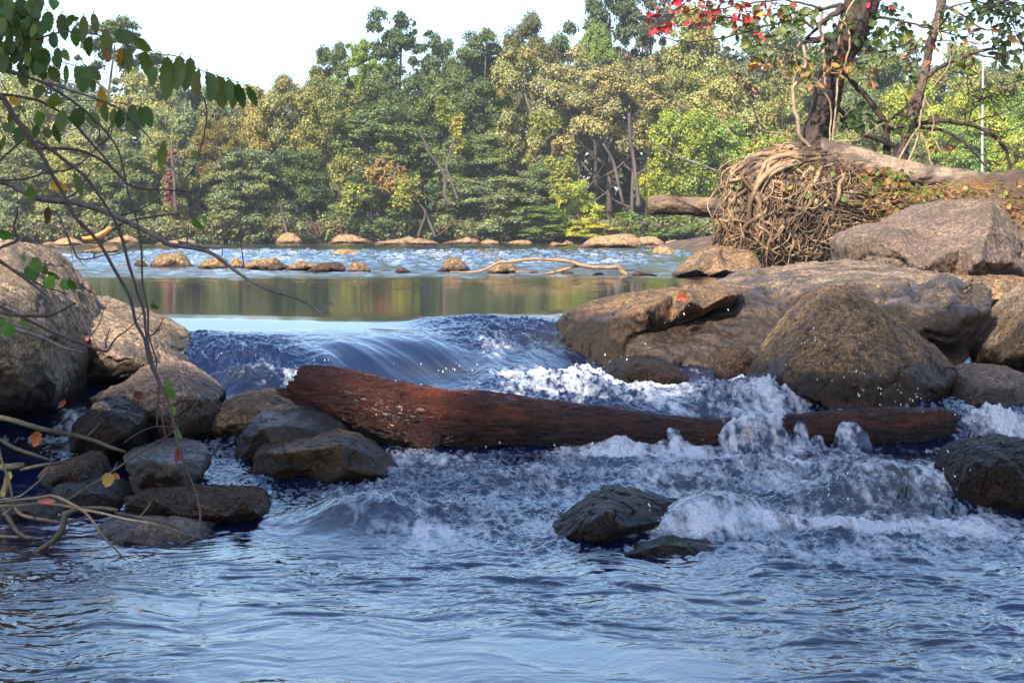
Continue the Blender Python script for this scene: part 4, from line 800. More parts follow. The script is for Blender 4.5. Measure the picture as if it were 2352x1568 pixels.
def log_stub():
    r = thing("log", "short sawn-off log with ragged dark end jutting out beside the root ball", "log", tuple(W(1580, 500, 22.6)))
    wood('D', [(1488, 472, 16), (1497, 472, 22), (1520, 470, 23), (1570, 473, 21), (1620, 476, 22), (1700, 480, 23), (1780, 484, 22)], 22.6, "trunk", MW['stub'], r, 160, 48, .14, 12, bark=.16)
log_stub()
def creeper():
    rng = random.Random(12)
    r = thing("creeper", "creeper with yellow, green and orange leaves growing over the fallen trunk by the root ball", "creeper", tuple(W(2010, 440, 22)))
    st = Acc(); fo = Acc()
    spots = [(1930, 395), (1960, 410), (2000, 405), (2040, 415), (2070, 425), (2110, 430), (2150, 440), (1990, 425), (2060, 435), (1905, 400), (1950, 420), (2090, 440), (2130, 455), (1880, 380), (2180, 430), (2260, 440), (2310, 450), (2200, 455),
             (1830, 370), (1760, 330), (1790, 310), (1740, 345), (1700, 425), (1870, 440), (1800, 430), (1900, 470), (1960, 440), (2070, 400), (2030, 395)]
    for i, (x, y) in enumerate(spots):
        Yq = 21.85 if x > 1900 else bulge(x, y) - .12
        V, Q = wood_geo('D', [(x - 30, y - 8, 1.2), (x, y + rng.uniform(-6, 6), 1.2), (x + 40, y + rng.uniform(-6, 12), 1)], Yq, 10, 5, 0, i); st.add(V, Q, (.9, .9, .9))
        dense = 14 if 1920 < x < 2170 else 5
        for k in range(dense):
            b = W(x + rng.gauss(0, 18), y + rng.gauss(0, 9), Yq - rng.uniform(.0, .15)); t = b + np.array((rng.uniform(-.05, .05), rng.uniform(-.04, .03), rng.uniform(-.07, -.02)))
            c = rng.choice([(.17, .20, .03), (.12, .17, .03), (.30, .27, .04), (.09, .14, .03), (.36, .14, .05), (.30, .10, .05)] if x > 1900 else [(.35, .13, .05), (.12, .16, .03), (.30, .25, .05)])
            V, Q = leaf_geo(b, t, rng.uniform(.05, .085), rng.uniform(-1.2, 1.2), .3, .1, 4, .05, i * 50 + k); fo.add(V, Q, jit(c, rng))
    st.build("stem", MW['vine'], r); fo.build("foliage", ML, r, smooth=False)
creeper()

# ---------------------------------------------------------------- trees standing on the bank behind the uprooted one
def leaf_clusters(fo, tw, clusters, Y, seed, size=.13):
    rng = random.Random(seed)
    for (fk, x, y, rx, ry, n, cols, sz) in clusters:
        (px, py), = fr(fk, [(x, y)]); s = FRAMES[fk][0]
        for k in range(n):
            qx, qy = px + rng.gauss(0, rx / s * .55), py + rng.gauss(0, ry / s * .55); yy = Y + rng.uniform(-.5, .5)
            b = W(qx, qy, yy); L = size * sz * rng.uniform(.7, 1.15); a = rng.gauss(0, .8)
            t = b + L * np.array((math.sin(a) * .9, rng.uniform(-.45, .45), -abs(math.cos(a)) * .8 + .1))
            V, Q = leaf_geo(b, t, L * rng.uniform(.42, .62), rng.uniform(-1.2, 1.2), .3, .12, 5, .04, k); fo.add(V, Q, jit(rng.choice(cols), rng))
            if k % 3 == 0:
                c = W(px + rng.gauss(0, rx / s * .3), py + rng.gauss(0, ry / s * .3) - 4, yy)
                A = catmull([b, (b + c) / 2 + np.array((0, 0, .02)), c], 6); V, Q = tube(A, np.linspace(.004, .007, 6), 4); fo.add(V, Q, (.05, .03, .026))
RED = [(.50, .02, .035), (.42, .03, .035), (.55, .05, .05)]; RUST = [(.26, .09, .04), (.20, .07, .045), (.32, .12, .05)]
GRN = [(.085, .125, .028), (.12, .16, .035), (.06, .10, .025), (.16, .17, .035)]; DKG = [(.045, .08, .025), (.06, .10, .025), (.035, .06, .02)]; YEL = [(.40, .30, .04), (.32, .30, .05)]; ORG = [(.42, .18, .07), (.34, .20, .06), (.22, .20, .05)]; LIM = [(.15, .22, .04), (.12, .19, .035)]
def bank_trees():
    Y = 22.8
    r = thing("tree", "dark-trunked leaning tree with red and green autumn leaves behind the root ball", "tree", tuple(W(1875, 318, Y)))
    wood('D', [(1866, 345, 38), (1874, 310, 33), (1886, 275, 32), (1898, 235, 31), (1908, 190, 30), (1922, 140, 31), (1950, 90, 36), (1970, 40, 40), (1982, -20, 42), (1990, -90, 44)], Y, "trunk", MW['bark'], r, 260, 56, .12, 31, bark=.22)
    limbs = [('14', [(560, 380, 42), (470, 340, 34), (380, 355, 30), (280, 375, 24), (200, 450, 15), (150, 510, 8)]), ('14', [(620, 60, 40), (520, 130, 26), (430, 200, 22), (360, 270, 16), (280, 340, 10)]),
             ('14', [(350, 265, 12), (300, 220, 12), (240, 175, 10), (160, 110, 6)]), ('14', [(820, 190, 20), (950, 165, 14), (1100, 180, 11), (1300, 235, 9), (1500, 290, 7), (1750, 340, 4)]),
             ('14', [(800, 480, 10), (950, 465, 9), (1100, 430, 8), (1200, 380, 7), (1240, 280, 4)]), ('14', [(860, 60, 16), (950, 0, 14), (1040, -60, 12)]), ('14', [(640, 470, 12), (760, 460, 8), (810, 420, 8), (820, 340, 5)]),
             ('3', [(1200, 30, 14), (1050, 70, 9), (900, 125, 8), (720, 165, 7), (560, 215, 6), (400, 250, 5), (200, 262, 4), (40, 215, 3), (0, 180, 2)]), ('3', [(1100, 60, 9), (950, 20, 7), (800, 0, 6), (600, 30, 5), (420, 60, 4), (250, 90, 3), (60, 140, 2)]),
             ('3', [(560, 215, 4), (480, 160, 3), (330, 150, 3), (160, 165, 2)]), ('3', [(400, 250, 4), (300, 200, 3), (180, 215, 2)]), ('14', [(160, 450, 8), (80, 455, 8), (20, 440, 6), (-40, 420, 5), (-100, 380, 3)]), ('3', [(900, 320, 5), (820, 310, 4), (760, 230, 4), (720, 190, 3)])]
    for i, (fk, p) in enumerate(limbs): wood(fk, p, Y - .05 * (i % 3), "limb", MW['bark'], r, None, 9, .2, 40 + i, .02)
    fo, tw = Acc(), Acc()
    leaf_clusters(fo, tw, [('3', 75, 150, 120, 55, 16, RED, 1), ('3', 180, 20, 70, 50, 6, RED, 1), ('3', 380, 100, 120, 60, 9, RED, 1), ('3', 620, 80, 110, 60, 18, RED, 1), ('3', 260, 60, 160, 60, 26, RUST, 1), ('3', 480, 20, 200, 40, 18, RUST, .9), ('3', 500, 120, 160, 60, 20, RUST + GRN, 1),
                           ('3', 830, 110, 160, 100, 38, GRN, 1.1), ('3', 640, 290, 80, 70, 14, GRN, 1.1), ('3', 560, 200, 120, 60, 14, GRN, 1), ('3', 1000, 80, 100, 70, 16, GRN, 1), ('3', 690, 400, 70, 45, 14, ORG, 1), ('3', 900, 400, 150, 60, 30, ORG + GRN, .9), ('3', 1180, 400, 130, 50, 30, ORG, .9),
                           ('3', 1320, 410, 120, 50, 22, GRN + ORG, .9), ('3', 1390, 510, 40, 30, 4, ORG, 1.1), ('3', 980, 480, 60, 50, 8, ORG, 1), ('3', 1400, 250, 170, 110, 36, GRN, 1), ('3', 1480, 60, 120, 60, 20, DKG + RED[:1], 1), ('3', 1560, 180, 130, 90, 22, GRN, 1), ('3', 1200, 360, 60, 20, 3, RED, .8), ('3', 690, 210, 40, 20, 3, RED, .8),
                           ('3', 1250, 180, 120, 120, 26, DKG, 1), ('3', 1080, 330, 120, 60, 18, DKG, 1), ('3', 760, 40, 160, 50, 20, RUST + YEL, .9)], Y - .35, 5)
    fo.build("foliage", ML, r, smooth=False)
    # crooked black sapling
    r2 = thing("tree", "crooked black leafless sapling with long drooping arms, standing between the two trunks", "tree", tuple(W(2035, 372, Y + .2)))
    wood('14', [(1005, 1480, 34), (1000, 1350, 34), (1000, 1220, 32), (985, 1100, 30), (900, 980, 26), (820, 870, 26), (740, 790, 24), (660, 690, 20), (600, 560, 14)], Y + .2, "trunk", MW['bark'], r2, 80, 12, .25, 51)
    for i, p in enumerate([[(1085, 1480, 22), (1080, 1340, 24), (1010, 1275, 26), (880, 1235, 24), (760, 1180, 22), (650, 1060, 20), (560, 950, 16), (520, 900, 8)], [(1000, 1170, 20), (1100, 1135, 18), (1300, 1140, 16), (1500, 1170, 15), (1660, 1250, 14), (1780, 1360, 12), (1930, 1540, 8)],
                           [(1040, 1150, 16), (1200, 1125, 17), (1340, 1100, 20), (1500, 1082, 20), (1700, 1110, 20), (1860, 1160, 20), (1980, 1240, 19), (2070, 1350, 17), (2130, 1568, 12)], [(985, 1100, 16), (1040, 1060, 16), (1120, 1010, 14), (1210, 940, 10)], [(1160, 985, 8), (1180, 920, 7), (1160, 860, 4)],
                           [(1990, 1250, 9), (2100, 1330, 8), (2231, 1420, 6)], [(1700, 1110, 8), (1900, 1050, 7), (2060, 1000, 6), (2240, 890, 4)], [(1700, 1060, 7), (1710, 980, 7), (1740, 900, 6), (1730, 780, 5), (1740, 690, 3)], [(1750, 990, 10), (1900, 880, 9), (2050, 770, 8), (2240, 710, 7)],
                           [(1500, 1300, 8), (1700, 1180, 7), (1900, 1210, 6), (2231, 1130, 4)], [(1450, 1450, 7), (1700, 1420, 6), (2000, 1360, 5), (2231, 1300, 4)], [(1460, 1470, 7), (1600, 1340, 6), (1700, 1200, 5), (1760, 1000, 4)]]):
        wood('14', p, Y + .1 + .06 * (i % 4), "limb", MW['bark'] if i < 5 else MW['barkvine'], r2, None, 8, .2, 60 + i, .02)
    fo, tw = Acc(), Acc()
    leaf_clusters(fo, tw, [('14', 740, 980, 90, 60, 14, DKG, 1), ('14', 720, 1100, 110, 60, 22, DKG, 1.1), ('14', 860, 1080, 60, 60, 8, DKG, 1), ('14', 1160, 1080, 110, 60, 70, LIM, .45), ('14', 1200, 1180, 70, 40, 30, LIM, .45), ('14', 1900, 900, 190, 70, 110, LIM, .4), ('14', 2080, 860, 120, 70, 60, LIM, .4), ('14', 1870, 830, 110, 40, 40, LIM, .45), ('14', 1480, 1320, 80, 30, 8, RUST, .9)], Y - .1, 6)
    fo.build("foliage", ML, r2, smooth=False)
    # viny tree
    r3 = thing("tree", "slim shaggy vine-wrapped trunk rising straight above the fallen trunk, its branch reaching outward", "tree", tuple(W(2070, 380, Y)))
    wood('14', [(1110, 1500, 62), (1150, 1350, 50), (1190, 1180, 44), (1250, 980, 60), (1290, 850, 46), (1340, 650, 40), (1380, 450, 38), (1420, 300, 40), (1470, 150, 42), (1490, 0, 42), (1500, -150, 42)], Y, "trunk", MW['barkvine'], r3, 240, 36, .2, 71, bark=.28)
    for i, p in enumerate([[(1380, 680, 20), (1500, 590, 18), (1700, 505, 17), (1900, 445, 14), (2050, 430, 9)], [(1800, 480, 9), (1950, 520, 8), (2070, 510, 5)], [(1500, 40, 14), (1700, 150, 10), (1850, 260, 8), (2000, 270, 6), (2231, 300, 4)], [(1480, 120, 12), (1600, 60, 9), (1800, 20, 8), (2000, 60, 6), (2231, 100, 4)],
                           [(1450, 290, 10), (1600, 280, 8), (1700, 360, 6), (1850, 400, 4)], [(1950, 270, 6), (1960, 350, 5), (2000, 420, 3)], [(2100, 60, 7), (2120, 200, 5), (2180, 300, 3)]]):
        wood('14', p, Y - .1, "limb", MW['barkvine'], r3, None, 8, .2, 80 + i, .02)
    fo, tw = Acc(), Acc()
    leaf_clusters(fo, tw, [('3', 2150, 50, 260, 70, 80, DKG, 1), ('3', 2240, 160, 130, 90, 46, DKG, .9), ('3', 2230, 330, 110, 120, 26, DKG, 1.2), ('3', 2330, 300, 40, 30, 4, RUST, 1), ('3', 2280, 240, 60, 40, 8, RUST, .9), ('3', 1950, 430, 60, 50, 10, GRN, 1.1), ('3', 1640, 550, 40, 50, 6, YEL, .9), ('3', 1700, 330, 90, 80, 12, GRN + RUST, .9),
                           ('3', 1620, 450, 60, 60, 10, GRN, .9), ('3', 1780, 250, 100, 100, 16, GRN + YEL, .8), ('3', 1900, 120, 160, 90, 30, GRN, .9), ('3', 2020, 380, 60, 40, 6, GRN, .9), ('3', 2000, 200, 200, 60, 16, DKG + RUST, .8)], Y - .3, 7)
    fo.build("foliage", ML, r3, smooth=False)
    # loose hanging vines
    vines = [("pale looping vine hanging down past the leaning trunk to the roots", [(715, -20, 10), (640, 130, 10), (600, 250, 10), (570, 400, 11), (520, 540, 11), (490, 620, 10), (400, 720, 8), (330, 770, 5)]),
             ("long straight tan vine hanging in front of the leaning trunk down to the soil", [(600, 620, 8), (560, 760, 9), (550, 950, 9), (530, 1150, 9), (510, 1350, 8), (490, 1560, 8)]),
             ("tan vine curving off the leaning trunk's lower bark", [(370, 770, 7), (470, 880, 8), (500, 1000, 8), (497, 1160, 8), (490, 1310, 7)]),
             ("tan vine bowed like a hook across the leaning trunk's fork", [(555, 160, 8), (640, 235, 9), (670, 350, 9), (655, 480, 9), (590, 640, 9), (520, 660, 9), (470, 630, 8)]),
             ("thick dead vine stem bent at the elbow, closest to the log stub", [(260, 400, 16), (270, 560, 17), (240, 690, 18), (160, 790, 17), (170, 950, 17), (205, 1080, 18), (225, 1220, 18), (320, 1330, 17), (350, 1430, 14)]),
             ("dead broken vine hanging stiffly with a blunt lower end", [(420, 110, 15), (400, 250, 15), (430, 400, 15), (440, 600, 13), (455, 770, 10)]),
             ("thin arched vine curling over beside the elbow-shaped stem", [(340, 375, 5), (240, 375, 6), (180, 470, 6), (190, 620, 6), (160, 750, 5)]),
             ("forked pale vine spreading from the slim shaggy trunk down towards the soil", [(1350, 870, 9), (1310, 1010, 10), (1290, 1140, 10), (1200, 1260, 10), (1120, 1420, 9)]),
             ("wavy pale vine to the outer side of the slim shaggy trunk", [(1340, 890, 8), (1420, 1050, 9), (1412, 1220, 9), (1480, 1350, 7)]),
             ("steep pale vine running from the shaggy trunk to the fallen trunk", [(1300, 1180, 9), (1350, 1280, 9), (1395, 1440, 9), (1440, 1575, 8)]),
             ("pale vine slanting inward from the shaggy trunk to the fallen trunk", [(1290, 1190, 8), (1250, 1330, 9), (1180, 1480, 8), (1150, 1560, 7)]),
             ("long thin vine looping loosely high around the shaggy trunk", [(1470, 120, 5), (1460, 300, 5), (1550, 420, 5), (1560, 580, 5), (1480, 700, 5), (1400, 800, 4)]),
             ("thin tan vine crossing low from the leaning trunk to the shaggy trunk", [(970, 1100, 5), (850, 1180, 6), (720, 1250, 6), (560, 1270, 6), (500, 1290, 5)]),
             ("two metre bare stalk with a dry brown seed head, rising out of the root ball", None)]
    for i, (lab, p) in enumerate(vines):
        if p is None:
            r4 = thing("dead_stalk", lab, "stalk", tuple(W(1742, 300, 21.9)))
            wood('3', [(685, 830, 7), (660, 720, 6), (620, 610, 5), (540, 500, 4), (480, 420, 3), (400, 290, 2)], 21.9, "stem", MW['twig'], r4, 30, 6)
            fo, tw = Acc(), Acc(); leaf_clusters(fo, tw, [('3', 625, 550, 70, 35, 26, [(.09, .035, .035), (.06, .03, .03)], .5), ('3', 560, 480, 40, 30, 10, [(.09, .035, .035)], .5)], 21.9, 8)
            fo.build("seed_head", ML, r4, smooth=False)
            continue
        tag(wood('14', p, Y - .42 - .04 * (i % 3), "hanging_vine", MW['vine'], None, None, 7, .15, 90 + i, .02), lab, "vine", "vines hanging by the uprooted tree")
    # grass-thin stalks sticking up from the root ball
    for i, (lab, fk, p) in enumerate([("long thin dark twig jutting level from the root ball over the water", '3', [(420, 1075, 7), (300, 1025, 6), (200, 995, 6), (100, 945, 5), (30, 905, 4), (0, 870, 3)]),
                                      ("thin pale stem leaning up from the root ball towards the far trees", '3', [(560, 900, 4), (450, 760, 4), (390, 650, 3), (330, 545, 2)])]):
        tag(wood(fk, p, 21.9, "twig", MW['grey'] if i == 0 else MW['vine'], None, None, 6, .1, 120 + i, .01), lab, "twig")
bank_trees()
# ---------------------------------------------------------------- land: near bank mound, far bank, riverbed
def terrain():
    s = M("ground_earth"); p = s.pos()
    n = s.noise(p, 2.2, 6, .65); n2 = s.noise(p, 11, 4, .7)
    col = s.mix(s.ramp(n, [(.40, 0.), (.62, 1.)]), (.085, .052, .030), (.16, .095, .048)); col = s.mix(s.ramp(n2, [(.52, 0.), (.68, .8)]), col, (.05, .055, .022))
    s.set(s.b.inputs["Base Color"], col); s.b.inputs["Roughness"].default_value = .95; s.set(s.b.inputs["Normal"], s.bump(n2, .8, .08))
    # riverbed sheet out to the horizon
    g = 61; u = np.linspace(-700, 700, g); X, Y = np.meshgrid(u, u); V = np.stack([X.ravel(), Y.ravel() + 300, np.full(g * g, -1.6)], 1)
    i = (np.arange(g - 1)[:, None] * g + np.arange(g - 1)[None, :]).ravel(); Q = np.stack([i, i + 1, i + g + 1, i + g], -1)
    tag(new_mesh("ground", V, Q, s.m), "riverbed and land to the horizon", "ground", kind="structure")
    # far bank
    xs = np.linspace(-75, 75, 240); ys = np.concatenate([np.linspace(98, 112, 60), np.linspace(113, 260, 50)]); X, Y = np.meshgrid(xs, ys)
    e = 106.3 + .8 * pn2(X * .12, X * 0, 3) + .6 * pn2(X * .5, X * 0, 4); d = Y - e
    Z = -.8 + .95 * sstep(-1.5, .6, d) + .45 * sstep(.8, 4.2, d) + .04 * np.maximum(d - 3, 0) + .16 * fbm2(X * .6, Y * .6, 4, 5) * sstep(-.5, 2, d)
    V = np.stack([X.ravel(), Y.ravel(), Z.ravel()], 1); m = len(xs); i = (np.arange(len(ys) - 1)[:, None] * m + np.arange(m - 1)[None, :]).ravel()
    tag(new_mesh("far_bank", V, np.stack([i, i + 1, i + m + 1, i + m], -1), s.m), "earthy far river bank under the trees", "bank", kind="structure")
    # near bank behind the boulders
    xs = np.linspace(2.2, 26, 200); ys = np.linspace(14.2, 60, 170); X, Y = np.meshgrid(xs, ys)
    k = sstep(3.6, 5.2, X) * sstep(20.2, 22.2, Y) * (1 - .62 * sstep(22.8, 27, Y)); Z = -.6 + 1.30 * k + .35 * sstep(2.9, 3.8, X) * sstep(20.6, 22, Y) + .25 * sstep(4.5, 7, X) * sstep(14.5, 18, Y) + .05 * fbm2(X * 2.5, Y * 2.5, 4, 8)
    V = np.stack([X.ravel(), Y.ravel(), Z.ravel()], 1); m = len(xs); i = (np.arange(len(ys) - 1)[:, None] * m + np.arange(m - 1)[None, :]).ravel()
    tag(new_mesh("near_bank", V, np.stack([i, i + 1, i + m + 1, i + m], -1), MW['soil']), "bare brown bank behind the boulders", "bank", kind="structure")
terrain()
def bank_litter():
    rng = random.Random(8); a = Acc()
    for k in range(900):      # dry grass, roots and leaves on the near bank
        px = rng.uniform(1990, 2420); py = rng.uniform(440, 560) if px < 2150 else rng.uniform(425, 520); Y = rng.uniform(21.2, 21.9)
        b = W(px, py, Y); c = rng.choice([(.36, .23, .10), (.28, .17, .08), (.22, .13, .07), (.38, .17, .06), (.14, .16, .04), (.30, .24, .07)])
        if k % 3:
            e = b + np.array((rng.uniform(-.25, .25), rng.uniform(-.1, .1), rng.uniform(-.09, .09))); m_ = (b + e) / 2 + np.array((0, 0, rng.uniform(-.02, .06)))
            V, Q = tube(catmull([b, m_, e], 7), rng.uniform(.003, .008), 4)
        else:
            V, Q = leaf_geo(b, b + np.array((rng.uniform(-.06, .06), rng.uniform(-.04, .0), rng.uniform(-.07, .02))), .05, rng.uniform(-1, 1), .2, .1, 4, .03, k)
        a.add(V, Q, jit(c, rng))
    o = a.build("leaf_litter", ML, None, (0, 0, 0), False); tag(o, "dry grass, leaves and root litter over the bank beside the fallen trunk", "litter", kind="stuff")
bank_litter()

# ---------------------------------------------------------------- trees of the far bank
def leafmass(Cs, Rs, n, size, seed, flat=1.0, soft=.62, gap=-.15, gs=5.0):
    """leaf quads through the volume of many soft clumps (centres Cs, radii Rs) -> V, Q, tint"""
    rs = np.random.RandomState(seed); Cs = np.asarray(Cs); Rs = np.asarray(Rs)
    w_ = Rs ** 2; pick = rs.choice(len(Cs), n, p=w_ / w_.sum())
    d = rs.normal(size=(n, 3)); d /= np.linalg.norm(d, axis=1)[:, None]
    rad_ = np.abs(soft + .15 + .24 * rs.normal(size=n))
    off = d * rad_[:, None] * Rs[pick][:, None]; off[:, 2] *= flat
    off[:, 2] -= (1 - flat) * .35 * (off[:, 0] ** 2 + off[:, 1] ** 2) / Rs[pick]
    P = Cs[pick] + off
    keep = pn3(P * gs, seed % 50) + .5 * pn3(P * gs * 2.7, seed % 50 + 3) > gap; P, d, pick = P[keep], d[keep], pick[keep]; n = len(P)
    nr = d * .8 + np.array((0, -.15, .5)) + rs.normal(size=(n, 3)) * .5; nr /= np.linalg.norm(nr, axis=1)[:, None]
    a = np.cross(nr, rs.normal(size=(n, 3))); a /= np.linalg.norm(a, axis=1)[:, None]; b = np.cross(nr, a)
    sz = size * (.5 + 1.0 * rs.rand(n))[:, None]
    V = np.stack([P - a * sz, P + b * sz * .55 + nr * sz * .12, P + a * sz, P - b * sz * .55 + nr * sz * .12], 1).reshape(-1, 3)
    hue = np.clip(.5 + .33 * pn3(Cs * 3.3 + 7, 5)[pick] + .20 * rs.normal(size=n), 0, 1)
    val = np.clip(.45 + .18 * pn3(Cs * 4.1 + 3, 8)[pick] + .18 * rs.normal(size=n) + .12 * pn3(P * 7, 9), 0, 1)
    T = np.repeat(np.stack([hue, val, rs.rand(n)], 1), 4, 0)
    return V, np.arange(4 * n).reshape(-1, 4), T
CROWNS = {}
def crown(kind, var):
    key = (kind, var)
    if key in CROWNS: return CROWNS[key]
    rs = np.random.RandomState(var * 13 + len(kind) * 7); Cs, Rs = [], []
    if kind == 'oak':
        for k in range(60):
            d = rs.normal(size=3); d /= np.linalg.norm(d); r = .42 * (.45 + .55 * rs.rand() ** .6); c = d * r * np.array((1, 1, 1.08)) + np.array((0, 0, .5))
            Cs.append(c); Rs.append(.05 + .09 * rs.rand())
        V, Q, T = leafmass(Cs, Rs, 48000, .0122, var + 100, .7, .55, -.22, 9)
    elif kind == 'tall':
        for k in range(66):
            z = rs.rand(); w_ = .40 * math.sin(math.pi * (.12 + .80 * z) ** .8) + .07; a = rs.rand() * 6.28; q = rs.rand() ** .5
            Cs.append((w_ * q * math.cos(a), w_ * q * math.sin(a), .06 + .90 * z)); Rs.append(.045 + .085 * rs.rand())
        V, Q, T = leafmass(Cs, Rs, 48000, .0122, var + 200, .7, .5, -.2, 9)
    elif kind == 'open':
        for k in range(70):
            z = rs.rand() ** .7; a = rs.rand() * 6.28; q = .06 + .46 * rs.rand() ** .8 * math.sin(math.pi * (.15 + .75 * z)); zz = .12 + .84 * z
            Cs.append((q * math.cos(a), q * math.sin(a), zz - .12 * q)); Rs.append(.04 + .07 * rs.rand())
        V, Q, T = leafmass(Cs, Rs, 34000, .0125, var + 300, .55, .5, -.1, 10)
    elif kind == 'layer':
        for k in range(110):
            z = rs.rand() ** .9; w_ = .5 * (1 - .55 * z ** 1.5); a = rs.rand() * 6.28; q = (.35 + .65 * rs.rand() ** .7) * w_
            Cs.append((q * math.cos(a), q * math.sin(a), .02 + .92 * z - .08 * q)); Rs.append(.06 + .075 * rs.rand())
        V, Q, T = leafmass(Cs, Rs, 50000,   .0122, var + 400, .5, .55, -.2, 8)
    else:  # bush
        for k in range(60):
            d = rs.normal(size=3); d[2] = abs(d[2]); d /= np.linalg.norm(d); r = .40 * (.4 + .6 * rs.rand())
            Cs.append((d[0] * r, d[1] * r, d[2] * r * 2 * .95)); Rs.append(.06 + .07 * rs.rand())
        V, Q, T = leafmass(Cs, Rs, 30000, .014, var + 500, .7, .55, -.2, 8)
    me = new_mesh("crown", V, Q, MF, False, {"tint": T}); CROWNS[key] = me.data; bpy.data.objects.remove(me)
    return CROWNS[key]
TRUNKS = {}
def trunk_mesh(var):
    if var in TRUNKS: return TRUNKS[var]
    rng = random.Random(var); a = Acc(); top = .85
    P = [(0, 0, -.06), (.01 * rng.uniform(-1, 1), 0, .2), (.03 * rng.uniform(-1, 1), .02, .5), (.05 * rng.uniform(-1, 1), 0, top)]
    A = catmull(P, 16); a.add(*tube(A, np.linspace(.024, .006, 16), 8, .15, var))
    for k in range(9):
        t = rng.uniform(.3, .85); c = A[int(t * 15)]; an = rng.uniform(0, 6.28); L = .38 * (1.1 - t * .6)
        e = c + np.array((math.cos(an) * L, math.sin(an) * L, .22 * rng.uniform(.4, 1.1))); m_ = (c + e) / 2 + np.array((0, 0, -.02))
        a.add(*tube(catmull([c, m_, e], 8), np.linspace(.010, .002, 8), 5))
    o = a.build("trunk", MW['ftrunk'], None, (0, 0, 0)); TRUNKS[var] = o.data; bpy.data.objects.remove(o)
    return TRUNKS[var]
def far_tree(px, top, base, wpx, Y, kind, col, label, bot=None, name="tree", cat="tree", seed=None):
    """px, top, base, wpx: where the photo shows the tree; bot: picture row where its crown begins"""
    b = W(px, base, Y); t = W(px, top, Y); H = t[2] - b[2]; Wd = wpx / F * Y * (1.4 if kind == 'open' else 1.14); bot = bot if bot is not None else base - .12 * (base - top)
    zb = W(px, bot, Y)[2]; v = (seed if seed is not None else int(px) * 7 + int(top)) % 4
    r = thing(name, label, cat, tuple(b), "trees and bushes along the far bank")
    c = bpy.data.objects.new("crown" if name == "tree" else "foliage", crown(kind, v)); COL.objects.link(c); c.parent = r; c.location = (0, 0, zb - b[2]); c.scale = (Wd, Wd * .9, (t[2] - zb) * 1.0)
    c.rotation_euler = (0, 0, (px * 1.7) % 6.28); c.color = (col[0] * 1.20, col[1] * 1.06, col[2] * .95, 1)
    if name == "tree":
        k = bpy.data.objects.new("trunk", trunk_mesh(v)); COL.objects.link(k); k.parent = r; k.scale = (max(Wd, H * .6), max(Wd, H * .6), H); k.rotation_euler = (0, 0, (px * 2.3) % 6.28)
    return r
O1, O2, O3 = (.235, .235, .075), (.19, .20, .065), (.24, .22, .08); D1, D2 = (.085, .115, .038), (.068, .098, .038); B1, B2 = (.15, .21, .045), (.19, .27, .05)
GG, G2 = (.155, .18, .085), (.125, .16, .058); PY, YG, YV = (.29, .285, .11), (.30, .335, .05), (.42, .40, .05); OB = (.265, .235, .115); HZ = (.20, .22, .12)
